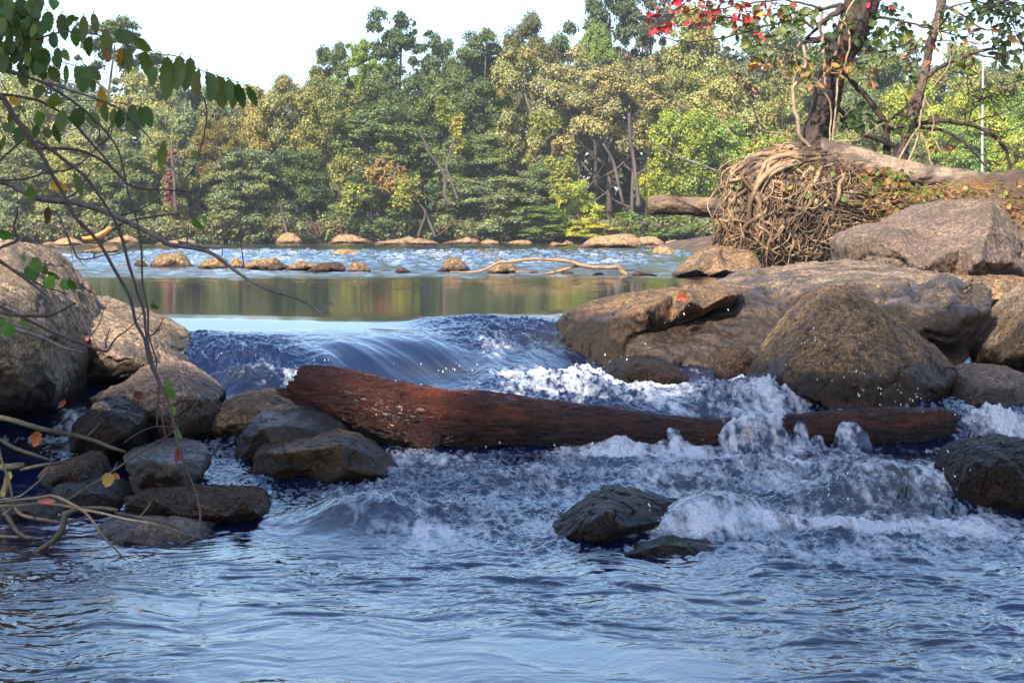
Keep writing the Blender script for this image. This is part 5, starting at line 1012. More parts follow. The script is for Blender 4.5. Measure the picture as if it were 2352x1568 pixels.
def far_trees():
    T = far_tree
    # tall ones against the sky
    T(250, 28, 540, 210, 128, 'open', D1, "tall thin-crowned tree rising alone above the others behind the leafy bough", 330)
    T(400, 160, 540, 190, 130, 'tall', GG, "grey-green tree touching the low dip of the skyline", 380)
    T(500, 178, 540, 170, 132, 'oak', GG, "small-topped hazy tree at the lowest point of the skyline", 420)
    T(590, 186, 540, 160, 128, 'oak', O3, "brownish tree just after the skyline's dip", 400)
    T(760, 98, 540, 150, 126, 'tall', D1, "dark pointed tree shouldering the tall twin-crowned tree", 380)
    T(915, 16, 540, 190, 128, 'open', D2, "tall dark twin-crowned tree standing above the middle of the far wood", 330)
    T(1010, 80, 540, 110, 130, 'tall', D1, "narrow dark tree filling the notch after the twin-crowned tree", 360)
    T(1115, 55, 540, 200, 128, 'oak', D1, "broad dark-topped tree next after the notch in the skyline", 320)
    T(1215, 32, 540, 150, 127, 'oak', (.095, .10, .03), "broad domed tree with yellowish lit top at the skyline", 300)
    T(1282, 70, 540, 60, 130, 'open', D2, "wispy little treetop poking up in the gap of sky", 260)
    T(1400, -60, 540, 180, 128, 'open', D2, "very tall dark tree cut off by the picture's upper edge", 330)
    T(1372, 52, 540, 110, 124, 'tall', B1, "bright mid-green tree in front of the very tall dark one", 260)
    T(1490, -40, 540, 140, 127, 'open', (.10, .10, .07), "pale nearly bare tree showing grey limbs beside the very tall dark one", 300)
    T(1600, 10, 540, 230, 126, 'tall', O1, "high olive tree behind the red leaves", 360)
    T(1760, 20, 540, 260, 128, 'oak', GG, "hazy grey-green tree behind the dark leaning trunk", 420)
    T(1880, 60, 540, 220, 130, 'oak', GG, "hazy rounded tree seen through the leaning tree's limbs", 430)
    T(2050, 62, 540, 250, 130, 'oak', G2, "hazy dark treetop between the two bank trunks", 430)
    T(2200, 95, 540, 220, 128, 'tall', O1, "olive treetop beside the utility pole", 430)
    T(2330, 105, 540, 180, 130, 'oak', O2, "olive treetop at the picture's edge past the pole", 430)
    # middle tier
    T(60, 165, 540, 230, 118, 'oak', PY, "pale yellow-green tree behind the leafy bough's twigs", 460)
    T(200, 205, 540, 220, 117, 'tall', HZ, "pale hazy tree between the bough's hanging stems", 470)
    T(320, 165, 540, 190, 119, 'oak', PY, "straw-coloured tree just under the bough's leaf row", 420)
    T(410, 205, 540, 170, 116, 'oak', GG, "grey-green rounded tree below the bough's leaf row tip", 480)
    T(640, 160, 540, 200, 118, 'oak', O3, "olive-brown tree stepping up from the skyline's dip", 430)
    T(730, 145, 540, 200, 117, 'oak', O2, "olive tree below the bright young crown", 420)
    T(826, 92, 540, 120, 120, 'tall', B2, "bright young green crown in front of the skyline trees", 260)
    T(900, 150, 540, 230, 117, 'oak', D1, "dark round tree below the twin-crowned tree", 430)
    T(1010, 150, 540, 190, 118, 'oak', G2, "dark grey-green tree beneath the skyline notch", 420)
    T(1110, 180, 540, 190, 116, 'tall', D1, "dark upright tree with yellow vine strands on its face", 420)
    T(1205, 100, 540, 210, 116, 'tall', O3, "tall olive-grey tree, paler than its dark neighbours", 400)
    T(1330, 105, 540, 230, 116, 'oak', OB, "large brown-olive tree left half of the pair over the vine thicket", 360)
    T(1450, 120, 540, 220, 115, 'oak', OB, "large brown-olive tree right half of the pair over the vine thicket", 350)
    T(1540, 130, 540, 190, 118, 'oak', O2, "olive tree above the yellow vine wall", 400)
    T(1660, 110, 540, 240, 118, 'oak', PY, "pale yellow-olive tree behind the red-leaved branch", 420)
    T(1800, 170, 540, 220, 117, 'oak', O1, "olive-yellow tree behind the root ball's top", 460)
    T(1960, 190, 540, 210, 118, 'oak', GG, "grey-green tree in the opening beside the leaning trunk", 470)
    T(2100, 170, 540, 220, 117, 'oak', YG, "yellow-green tree behind the slim shaggy trunk", 470)
    T(2230, 180, 540, 200, 115, 'oak', YG, "bright yellow-green tree behind the pole", 470)
    T(2340, 190, 540, 190, 115, 'oak', B2, "bright green tree beyond the pole at the picture's edge", 470)
    # lower tier, leaning over the water
    T(40, 330, 545, 200, 110, 'layer', GG, "green bushy tree behind the tall granite boulder", 535)
    T(160, 300, 545, 190, 111, 'layer', PY, "pale shrubby tree above the orange boat", 500)
    T(280, 330, 545, 180, 110, 'layer', G2, "green shrubby tree crossed by the red hanging stems", 535)
    T(370, 300, 545, 150, 111, 'tall', O1, "olive shrubby tree where the grey branch crosses", 520)
    T(500, 262, 545, 150, 109, 'oak', (.16, .13, .04), "golden-olive rounded tree in front of the grey-green ones", 420)
    T(560, 335, 548, 230, 107.5, 'layer', GG, "grey-green layered tree sweeping down to the shore above the steep dome rock", 545)
    T(670, 330, 548, 200, 109, 'layer', D1, "dark layered tree in the hollow over the shore", 545)
    T(745, 215, 548, 190, 111, 'tall', O2, "tall olive tree with pale drooping sprays", 470)
    T(855, 378, 548, 190, 107, 'layer', G2, "dome-shaped shore tree draped with orange and yellow vine", 546)
    T(870, 230, 545, 260, 112, 'layer', G2, "wide blue-green spreading tree over the bare leaning trunk", 440)
    T(1090, 300, 545, 200, 111, 'layer', G2, "blue-green layered tree next to the hanging yellow strands", 470)
    T(1130, 400, 550, 260, 107, 'layer', GG, "broad grey-green shore tree with tiered boughs over the flat rocks", 546)
    T(1010, 460, 550, 130, 107, 'bush', D1, "low dark bush between the leaning trunk and the tiered shore tree", 548, "shrub", "shrub")
    T(1270, 350, 548, 170, 110, 'layer', G2, "green layered tree left of the vine thicket", 500)
    T(1240, 470, 550, 180, 106.5, 'layer', B1, "low leafy shore bush overhanging the dark bank", 540, "shrub", "shrub")
    T(1330, 375, 548, 150, 108.5, 'bush', YG, "lime-yellow vine thicket beside the two bare trunks", 530, "shrub", "shrub")
    T(1345, 480, 550, 190, 106.5, 'bush', YV, "brightest yellow bush, low above the loaf-shaped shore rock", 545, "shrub", "shrub")
    T(1450, 470, 550, 170, 107, 'bush', B2, "green bush behind the loaf-shaped shore rock", 545, "shrub", "shrub")
    T(1560, 250, 548, 200, 110, 'tall', YG, "wall of bright yellow-green vine hanging over trees above the log stub", 520)
    T(1650, 260, 548, 190, 111, 'layer', B2, "green vine-covered tree just before the root ball", 530)
    T(1560, 480, 550, 190, 107, 'bush', B1, "bushy green shrub at the water under the log stub", 545, "shrub", "shrub")
    T(1760, 300, 548, 200, 110, 'layer', YG, "yellow-green shrubby tree right behind the root ball's crest", 540)
    T(1940, 290, 548, 180, 111, 'layer', O1, "olive shrubby tree framed by the crooked black sapling", 540)
    T(2080, 300, 548, 190, 110, 'layer', G2, "dark shrubby tree behind the forked pale vines", 540)
    T(2210, 270, 548, 200, 109, 'layer', B2, "bright green spreading tree below the pole's cross-arm", 540)
    T(2330, 300, 548, 190, 109, 'layer', YG, "lime-green spreading tree behind the drooping bare arms", 540)
    # strands of yellow vine and a red creeper
    def drape(px, y0, y1, wpx, Y, col, label, n=1500):
        r = thing("vine", label, "vine", tuple(W(px, y1, Y)), "vines draping the far trees"); Cs = []; rng = random.Random(px)
        for k in range(16):
            t = k / 15; Cs.append(W(px + rng.gauss(0, wpx * .28), y0 + (y1 - y0) * t, Y - .3 * rng.random()))
        V, Q, T_ = leafmass(Cs, np.full(16, wpx / F * Y * .42), int(n * 1.5), .085, px, 1, .45, -.3, 1.2)
        o = new_mesh("foliage", V, Q, MF, False, {"tint": T_}, tuple(r.location)); child(o, r); o.color = (*col, 1)
    drape(1052, 270, 350, 26, 109.0, (.27, .22, .03), "yellow vine strand hanging on the dark tree's face, highest of the strands")
    drape(1018, 225, 285, 22, 109.2, (.20, .20, .03), "short greenish-yellow vine strand above the bare leaning trunk", 700)
    drape(880, 375, 430, 55, 104.8, (.30, .17, .05), "orange vine crown on top of the dome-shaped shore tree")
    drape(930, 410, 470, 45, 104.6, (.26, .23, .04), "yellow vine over the outer side of the dome-shaped shore tree")
    drape(800, 410, 480, 40, 104.6, (.22, .21, .04), "yellowish vine over the shoreward side of the dome-shaped shore tree", 1100)
    drape(1290, 365, 470, 36, 106.2, (.28, .25, .03), "lemon vine curtain falling from the green layered tree to the thicket")
    drape(1240, 270, 300, 60, 109, (.19, .19, .03), "lit yellow-green vine patch under the olive-grey tree", 1100)
    drape(1520, 300, 470, 50, 107.5, (.25, .25, .03), "long yellow vine curtain next to the two straight bare trunks", 2200)
    drape(1600, 260, 430, 60, 107.5, (.22, .24, .03), "broad yellow-green vine curtain above the log stub", 2400)
    drape(390, 395, 470, 16, 108.5, (.22, .05, .06), "red creeper climbing a trunk behind the grey branch", 700)
    drape(395, 350, 375, 26, 109, (.20, .08, .07), "small reddish creeper patch high in the trees behind the bough", 500)
    # bare trunks that show between the crowns
    def snag(pts, Y, lab):
        r = thing("dead_tree", lab, "dead tree", tuple(W(pts[0][0], pts[0][1], Y)), "bare trunks showing on the far bank")
        pts = [(a, b, c * .72) for a, b, c in pts]
        wood('D', pts, Y, "trunk", MW['ftrunk'], r, 30, 8, .15, int(pts[0][0]))
    snag([(1036, 472, 6), (1022, 450, 6.5), (1022, 410, 6), (1008, 380, 5.5), (985, 350, 5), (975, 325, 4), (962, 300, 3)], 106, "leaning pale trunk with a bend, on the far bank in the middle")
    snag([(1052, 460, 4.5), (1038, 420, 4.5), (1026, 385, 4), (1036, 345, 3.5), (1048, 310, 3)], 106.3, "thinner forked trunk beside the bent leaning one")
    snag([(1468, 475, 6.5), (1462, 420, 6.5), (1456, 370, 6), (1448, 320, 6), (1445, 260, 5)], 105.8, "straight bare trunk, thicker of the two by the vine wall")
    snag([(1432, 470, 4.5), (1420, 420, 5), (1408, 370, 4.5), (1385, 330, 4)], 106, "slightly crooked bare trunk, thinner of the two by the vine wall")
    snag([(784, 450, 5), (775, 425, 5), (765, 400, 4)], 105.5, "short bare trunk beside the orange-draped shore tree")
    snag([(1226, 275, 5), (1215, 245, 5), (1205, 215, 4)], 113.5, "pale bare trunk high in the olive-grey tree")
    snag([(405, 490, 5), (401, 450, 5.5), (400, 410, 5), (394, 350, 4), (398, 310, 3)], 107.5, "thick pale trunk seen behind the grey branch")
    snag([(185, 420, 6), (195, 350, 6), (210, 290, 5), (228, 200, 4)], 114, "grey trunk behind the bough's hanging stems")
    snag([(660, 540, 4.5), (650, 500, 4.5), (645, 470, 4)], 105, "short slanting trunk above the steep dome rock")
    snag([(960, 545, 5), (968, 520, 5), (978, 490, 4), (965, 470, 3)], 104.5, "dead reddish stem leaning in the brush over the shore rocks")
    snag([(1000, 545, 5), (988, 515, 5), (975, 485, 4)], 104.6, "dead reddish stem crossing another in the brush over the shore rocks")
    # the mass of wood behind, the brush on the bank
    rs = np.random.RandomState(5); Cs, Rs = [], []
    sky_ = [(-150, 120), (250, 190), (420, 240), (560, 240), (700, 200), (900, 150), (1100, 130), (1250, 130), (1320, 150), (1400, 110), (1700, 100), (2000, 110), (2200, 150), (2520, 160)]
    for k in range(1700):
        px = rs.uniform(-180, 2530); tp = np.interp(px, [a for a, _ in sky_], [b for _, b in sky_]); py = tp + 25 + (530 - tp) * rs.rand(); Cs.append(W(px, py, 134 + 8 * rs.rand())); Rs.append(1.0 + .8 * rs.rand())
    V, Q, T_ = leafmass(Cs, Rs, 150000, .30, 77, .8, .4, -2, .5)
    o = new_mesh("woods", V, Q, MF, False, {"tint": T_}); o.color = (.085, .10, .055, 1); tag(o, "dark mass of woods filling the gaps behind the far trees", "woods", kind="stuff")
    Cs, Rs = [], []
    for k in range(700):
        px = rs.uniform(-180, 2530); Y = rs.uniform(105.6, 108); Cs.append(W(px, rs.uniform(505, 552), Y)); Rs.append(.3 + .45 * rs.rand())
    V, Q, T_ = leafmass(Cs, Rs, 90000, .10, 78, .7, .5, -.3, 1.0)
    o = new_mesh("undergrowth", V, Q, MF, False, {"tint": T_}); o.color = (.15, .145, .06, 1); tag(o, "low brownish-green undergrowth along the foot of the far bank", "undergrowth", kind="stuff")
far_trees()
def brush_roots():
    rng = random.Random(3); a = Acc()
    for k in range(420):
        px = rng.uniform(-50, 2400); py = rng.uniform(525, 553); Y = rng.uniform(105.2, 106.2); b = W(px, py, Y); L = rng.uniform(.3, 1.1); an = rng.uniform(-1.2, 1.2)
        e = b + np.array((math.sin(an) * L, rng.uniform(-.2, .2), abs(math.cos(an)) * L * .8)); A = catmull([b, (b + e) / 2 + np.array((rng.uniform(-.12, .12), 0, .05)), e], 7)
        a.add(*tube(A, rng.uniform(.015, .04), 4), jit((.17, .085, .055), rng))
    tag(a.build("exposed_roots", ML, None, (0, 0, 0)), "tangle of reddish brown roots and stems along the far waterline", "roots", kind="stuff")
brush_roots()

# ---------------------------------------------------------------- small far things
def boat():
    Y = 104.2; r = thing("boat", "orange boat pulled up among the shore rocks behind the hanging twigs", "boat", tuple(W(222, 552, Y)))
    s = M("orange_hull"); s.b.inputs["Base Color"].default_value = (.70, .26, .03, 1); s.b.inputs["Roughness"].default_value = .4
    n, m_ = 24, 9; V = []
    A, B = W(192, 551, Y), W(254, 527, Y); ax = B - A; L = np.linalg.norm(ax); ax /= L; sd = np.array((0, 1.0, 0)); up = np.cross(sd, ax); up = up if up[2] > 0 else -up
    for i in range(n):
        t = i / (n - 1); wv = .36 * (math.sin(math.pi * (.06 + .88 * t)) ** .7); dp = .26 * (math.sin(math.pi * (.10 + .8 * t)) ** .5); sh = .16 * (2 * t - 1) ** 2
        for k in range(m_):
            a_ = math.pi * k / (m_ - 1); V.append(A + ax * L * t + sd * wv * math.cos(a_) + up * (sh - dp * math.sin(a_)))
    Q = [(i * m_ + k, i * m_ + k + 1, (i + 1) * m_ + k + 1, (i + 1) * m_ + k) for i in range(n - 1) for k in range(m_ - 1)]
    o = new_mesh("hull", V, np.array(Q), s.m, True, None, tuple(r.location)); child(o, r); md = o.modifiers.new("wall", 'SOLIDIFY'); md.thickness = .04
    for k in (0, m_ - 1):
        P = [V[i * m_ + k] for i in range(n)]; Vt, Qt = tube(np.array(P), .03, 6); g = new_mesh("gunwale", Vt, Qt, s.m, True, None, tuple(r.location)); child(g, r)
    for t in (8, 15):
        a_, b_ = V[t * m_], V[t * m_ + m_ - 1]; Vt, Qt = tube(np.array([a_, (a_ + b_) / 2, b_]), .05, 6); g = new_mesh("seat", Vt, Qt, MW['drift'], True, None, tuple(r.location)); child(g, r)
boat()
def pole_and_wires():
    s = M("pale_pole"); s.b.inputs["Base Color"].default_value = (.36, .34, .31, 1); s.b.inputs["Roughness"].default_value = .6
    Y = 101; r = thing("utility_pole", "pale slender utility pole rising behind the bank trees near the picture's edge", "utility pole", tuple(W(2257, 470, Y)))
    wood('14', [(1858, 1800, 12), (1858, 1300, 12), (1862, 800, 11), (1866, 350, 10), (1866, 240, 9)], Y, "pole", s.m, r, 30, 10, 0)
    wood('14', [(1730, 372, 7), (1800, 374, 8), (1866, 376, 8), (1960, 380, 7)], Y - .15, "cross_arm", s.m, r, 12, 8, 0)
    for x in (1745, 1800, 1945): wood('14', [(x, 372, 5), (x, 350, 7), (x, 340, 4)], Y - .15, "insulator", s.m, r, 8, 8, 0)
    wm = M("cable_grey"); wm.b.inputs["Base Color"].default_value = (.30, .31, .33, 1); wm.b.inputs["Roughness"].default_value = .6
    for lab, p in [("highest of the three thin cables slanting down across the pale sky", [(130, -5), (480, 55), (760, 98), (1000, 128)]), ("middle one of three thin cables slanting down the pale sky", [(300, 63), (500, 92), (720, 127), (1000, 165)]),
                   ("lowest of the three thin cables slanting down the pale sky", [(330, 92), (480, 108), (660, 141), (900, 180)]), ("thin cable crossing the upper middle of the sky towards the twin-crowned tree", [(560, -3), (700, 22), (850, 40), (1100, 66)]),
                   ("thin cable rising steeply in the gap of sky beside the domed tree", [(1120, 80), (1240, 25), (1300, 0), (1400, -45)]), ("lower thin cable in the gap of sky beside the domed tree", [(1200, 75), (1280, 50), (1340, 36), (1500, -5)])]:
        P = [W(a, b, 150) for a, b in p]; A = catmull(P, 24); A[:, 2] -= .0; V, Q = tube(A, .022, 5)
        tag(new_mesh("power_cable", V, Q, wm.m, True, None, tuple(A[0])), lab, "cable", "power cables across the sky")
pole_and_wires()
def near_trees():
    """trees of the near bank behind the viewpoint: they keep the sun off the rapids"""
    for i, (x, y, h, wd, lab) in enumerate([(-7.5, -3.5, 12, 7, "shade tree on the near bank, outermost one upstream"), (-3.2, -5.0, 13, 7, "tall shade tree on the near bank behind the viewer"), (-11.5, -2.0, 12, 7, "shade tree on the near bank beyond the granite boulder")]):
        r = thing("tree", lab, "tree", (x, y, .2), "shade trees on the near bank")
        c = bpy.data.objects.new("crown", crown('oak', i)); COL.objects.link(c); c.parent = r; c.location = (0, 0, 2.0); c.scale = (wd, wd, h - 2); c.color = (*O1, 1)
        k = bpy.data.objects.new("trunk", trunk_mesh(i)); COL.objects.link(k); k.parent = r; k.scale = (h * .6, h * .6, h)
near_trees()
# ---------------------------------------------------------------- branches and leaves hanging in from the near bank
LG = [(.09, .145, .036), (.125, .18, .045), (.075, .125, .036), (.15, .19, .05), (.12, .14, .055)]
def bough():
    Y = 4.4; rng = random.Random(21)
    r = thing("leafy_bough", "overhanging bough of drooping toothed green leaves and reddish stems reaching in from the upper corner", "bough", tuple(W(-60, 300, Y)))
    S = [('13', [(-120, 150, 14), (60, 250, 13), (230, 430, 12), (390, 405, 11), (560, 350, 10), (760, 330, 9), (1030, 365, 8), (1250, 445, 8), (1420, 500, 7), (1620, 560, 6), (1850, 580, 6), (2050, 710, 5), (2230, 780, 5), (2480, 850, 4), (2640, 930, 3)], 'grey', 0),
         ('13', [(-120, 730, 22), (60, 748, 20), (220, 785, 17), (400, 845, 15), (560, 890, 14), (720, 950, 13), (900, 1000, 12), (1100, 1070, 11), (1250, 1140, 10), (1400, 1290, 9), (1560, 1450, 9), (1720, 1660, 8), (1880, 1850, 8), (1950, 2000, 6)], 'grey', .05),
         ('13', [(330, 830, 12), (480, 890, 13), (650, 990, 13), (850, 1130, 13), (980, 1250, 12), (1120, 1400, 12), (1240, 1580, 11), (1300, 1800, 11), (1340, 2000, 10), (1400, 2200, 9), (1450, 2420, 9)], 'twig', -.05),
         ('4', [(950, -40, 7), (975, 100, 7), (985, 200, 8), (990, 380, 7), (1028, 560, 7), (1035, 640, 8), (1040, 780, 7), (1090, 930, 6), (1092, 1010, 5)], 'twig', -.05),
         ('13', [(-120, 1000, 18), (60, 995, 17), (200, 1010, 16), (330, 1035, 16), (430, 1065, 15), (540, 1130, 15), (660, 1200, 14), (780, 1300, 14), (900, 1430, 13), (1040, 1590, 12), (1200, 1780, 11), (1340, 1920, 10), (1480, 1970, 9), (1720, 1985, 8), (1900, 1995, 8), (2040, 2030, 6), (2140, 2180, 5), (2230, 2370, 3)], 'twig', 0),
         ('1', [(-60, 600, 18), (20, 650, 19), (90, 760, 19), (160, 850, 18), (220, 940, 17), (280, 1030, 15), (350, 1170, 13), (420, 1290, 12), (490, 1420, 11), (560, 1510, 10)], 'twig', -.12),
         ('4', [(560, -30, 13), (690, 120, 12), (790, 290, 12), (880, 450, 12), (922, 560, 12), (950, 680, 11), (1005, 790, 11), (1030, 920, 10), (1075, 1030, 9), (1110, 1120, 8), (1100, 1260, 6), (1098, 1400, 4)], 'twig', -.12),
         ('1', [(240, 930, 12), (340, 990, 12), (450, 1075, 11), (560, 1165, 11), (640, 1270, 10), (710, 1370, 10), (770, 1480, 10), (815, 1590, 9), (850, 1750, 8), (900, 1900, 8)], 'twig', -.08),
         ('4', [(808, -10, 10), (850, 90, 11), (880, 200, 10), (930, 350, 9), (960, 470, 9), (1000, 600, 10), (1018, 760, 9), (1060, 950, 9), (1120, 1090, 8), (1165, 1200, 8), (1200, 1330, 7), (1240, 1480, 7)], 'twig', -.08),
         ('1', [(240, 985, 10), (400, 985, 10), (550, 1000, 9), (680, 1060, 9), (780, 1145, 8)], 'twig', -.02),
         ('1', [(-40, 1190, 7), (150, 1185, 7), (300, 1140, 6), (450, 1120, 6), (560, 1060, 5), (640, 970, 5), (720, 900, 4), (735, 830, 3)], 'twig', .1),
         ('1', [(-30, 1100, 8), (60, 1010, 7), (180, 910, 7), (200, 900, 5)], 'twig', .03),
         ('13', [(60, 540, 6), (250, 580, 6), (450, 620, 6), (650, 650, 5), (830, 690, 4)], 'grey', .02), ('13', [(560, 1040, 5), (800, 1050, 5), (1050, 1055, 4), (1300, 1090, 4), (1480, 1115, 3)], 'grey', .06),
         ('1', [(1340, 640, 5), (1365, 740, 5), (1350, 880, 5), (1325, 980, 4), (1300, 1070, 3)], 'twig', .0), ('1', [(1300, 1070, 4), (1250, 1150, 4), (1200, 1210, 3)], 'twig', .0),
         ('13', [(0, 830, 5), (90, 1000, 5), (230, 1170, 5), (310, 1310, 4)], 'twig', .1), ('13', [(30, 1400, 5), (100, 1500, 5), (200, 1568, 5), (330, 1700, 4)], 'twig', .1),
         ('1', [(830, 720, 4), (735, 830, 4), (715, 920, 4)], 'twig', .05), ('1', [(660, 830, 5), (660, 900, 5), (630, 950, 4)], 'twig', .0)]
    for i, (fk, p, m, dy) in enumerate(S): wood(fk, p, Y + dy, "stem", MW[m], r, None, 7, .12, i, .004)
    L13 = [(545, 0, 560, 115, 100), (400, -30, 420, 110, 90), (280, 70, 290, 260, 140), (500, 120, 520, 340, 130), (640, 145, 690, 470, 150), (870, 165, 850, 430, 120), (975, 140, 1010, 360, 80), (960, 380, 930, 620, 130), (790, 280, 800, 490, 110), (1100, 300, 1130, 680, 130),
           (1250, 310, 1330, 480, 170), (1290, 540, 1270, 710, 60), (1350, 500, 1350, 790, 80), (1390, 385, 1620, 560, 130), (1520, 530, 1560, 850, 170), (1600, 700, 1590, 890, 100), (1750, 590, 1730, 1020, 150), (1880, 580, 1850, 930, 140), (1990, 600, 1930, 950, 120),
           (2080, 720, 2090, 1065, 140), (2170, 750, 2190, 1090, 130), (2270, 800, 2330, 1120, 150), (240, 670, 270, 890, 130), (320, 660, 350, 800, 80), (420, 690, 480, 860, 90), (520, 700, 620, 870, 120), (600, 500, 620, 740, 90), (650, 530, 740, 660, 100), (790, 690, 850, 950, 150),
           (690, 680, 690, 890, 60), (900, 700, 1080, 860, 130), (930, 810, 970, 960, 90), (430, 890, 380, 1050, 130), (560, 970, 540, 1110, 120), (790, 1130, 830, 1310, 140), (660, 1150, 630, 1360, 120), (930, 1180, 1030, 1350, 130), (1100, 1080, 1120, 1300, 100), (1190, 1130, 1180, 1320, 80),
           (1250, 1140, 1240, 1330, 90), (1370, 1100, 1440, 1370, 120), (1470, 1110, 1500, 1350, 90), (1510, 1110, 1590, 1360, 110), (1330, 1270, 1400, 1440, 100), (60, 1280, 140, 1400, 120), (300, 1480, 330, 1560, 90), (480, 1350, 510, 1450, 90), (200, 240, 220, 380, 50), (40, 120, 60, 290, 90),
           (2390, 830, 2410, 1120, 110), (2480, 870, 2540, 1150, 130), (2590, 905, 2680, 1110, 90), (170, 20, 190, 220, 130), (90, 30, 130, 180, 110), (350, 260, 320, 430, 110), (430, 330, 420, 520, 120), (300, 440, 290, 560, 100), (170, 440, 150, 640, 100), (440, 520, 450, 640, 90), (60, 430, 40, 620, 110),
           (-10, 0, 20, 60, 90), (700, 180, 760, 260, 120), (560, 330, 570, 520, 100), (820, 200, 720, 200, 60), (180, 560, 110, 620, 90), (480, 200, 420, 380, 130), (360, 90, 330, 260, 120)]
    fo = Acc()
    def put(fk, a, b, c, d, w_, col, k, roll=None):
        s = FRAMES[fk][0]; (x0, y0), (x1, y1) = fr(fk, [(a, b), (c, d)]); dy = rng.uniform(-.09, .09); Yq = Y + dy
        g_ = rng.uniform(.86, 1.14); x1 = x0 + (x1 - x0) * g_; y1 = y0 + (y1 - y0) * g_; wv_ = g_; B, T = W(x0, y0, Yq), W(x1, y1, Yq + rng.uniform(-.03, .03)); wv = w_ / s / F * Yq
        ro = rng.uniform(-.9, .9) if roll is None else roll
        V, Q = leaf_geo(B, T, wv * 1.0 * wv_ / max(.65, math.cos(ro)), ro, rng.uniform(.1, .8), rng.uniform(-.10, .20), 11, .09, k); fo.add(V, Q, jit(col, rng, .22, .2))
        P = catmull([B + np.array((rng.uniform(-.008, .008), 0, .005)), B + np.array((0, 0, .003)), B], 5); V, Q = tube(P, .0011, 4); fo.add(V, Q, (.09, .10, .03))
    for k, q in enumerate(L13): put('13', *q, rng.choice(LG) if k != 30 else (.12, .14, .06), k)
    for k in range(120):
        a, b = rng.uniform(-60, 380), rng.uniform(-40, 560)
        if k > 90: a, b = rng.uniform(0, 600), rng.uniform(420, 700)
        if k > 106: a, b = rng.uniform(-60, 700), rng.uniform(1150, 1500)
        l = rng.uniform(110, 210); an = rng.gauss(0, .25); put('13', a, b, a + l * math.sin(an), b + l * math.cos(an), l * rng.uniform(.4, .6), rng.choice(LG), 100 + k)
    for k, q in enumerate([(1085, 950, 1055, 1105, 62), (1310, 1000, 1290, 1070, 60), (490, 1140, 530, 1290, 55), (200, 1230, 210, 1335, 75), (1510, 530, 1530, 710, 60)]): put('1', *q, LG[1], 200 + k)
    for k, q in enumerate([(600, 1570, 545, 1400, 1), ]): pass
    BR = [(.10, .21, .03), (.13, .25, .04), (.08, .17, .03)]
    for k, q in enumerate([(160, 205, 178, 268, 42), (225, 240, 285, 320, 90), (190, 285, 245, 370, 90), (305, 280, 352, 340, 60), (330, 325, 435, 385, 55), (300, 385, 390, 450, 100), (430, 385, 475, 445, 60), (475, 380, 540, 458, 65), (60, 620, 95, 650, 50), (140, 650, 195, 695, 50), (30, 685, 85, 762, 90), (1060, 545, 1095, 588, 42), (0, 660, 20, 690, 40),
                           (1150, 1110, 1215, 1125, 50), (1160, 1140, 1215, 1215, 60), (1185, 1260, 1225, 1335, 50), (1235, 1405, 1280, 1490, 55), (-30, 20, 90, 55, 70)]): put('4', *q, rng.choice(BR), 300 + k)
    for k, q in enumerate([(2000, 50, 2140, 160, 80), (2110, 30, 2160, 120, 60)]): put('9', *q, (.13, .22, .07), 330 + k)
    fo.build("foliage", ML, r)
    for k, (fk, q, c, lab) in enumerate([('13', (1065, 930, 1060, 1165, 100), (.52, .30, .02), "yellow leaf with brown edge"), ('13', (1270, 500, 1232, 735, 70), (.45, .22, .04), "orange withered leaf"), ('13', (90, 1020, 195, 1090, 80), (.48, .25, .03), "curled yellow leaf"),
                                         ('13', (1340, 1250, 1395, 1360, 60), (.35, .10, .03), "rusty orange leaf"), ('1', (340, 1215, 440, 1240, 60), (.50, .30, .03), "small yellow leaf on the lower stem"), ('13', (1110, 520, 1140, 660, 50), (.28, .08, .03), "half brown leaf"), ('1', (318, 1365, 312, 1480, 46), (.13, .045, .03), "dead brown leaf hanging point up"), ('13', (110, 320, 105, 480, 60), (.10, .05, .03), "shrivelled brown leaf")]):
        fo = Acc(); put(fk, *q, c, 400 + k, rng.uniform(-.3, .3)); tag(fo.build("leaf", ML, r), lab)
bough()
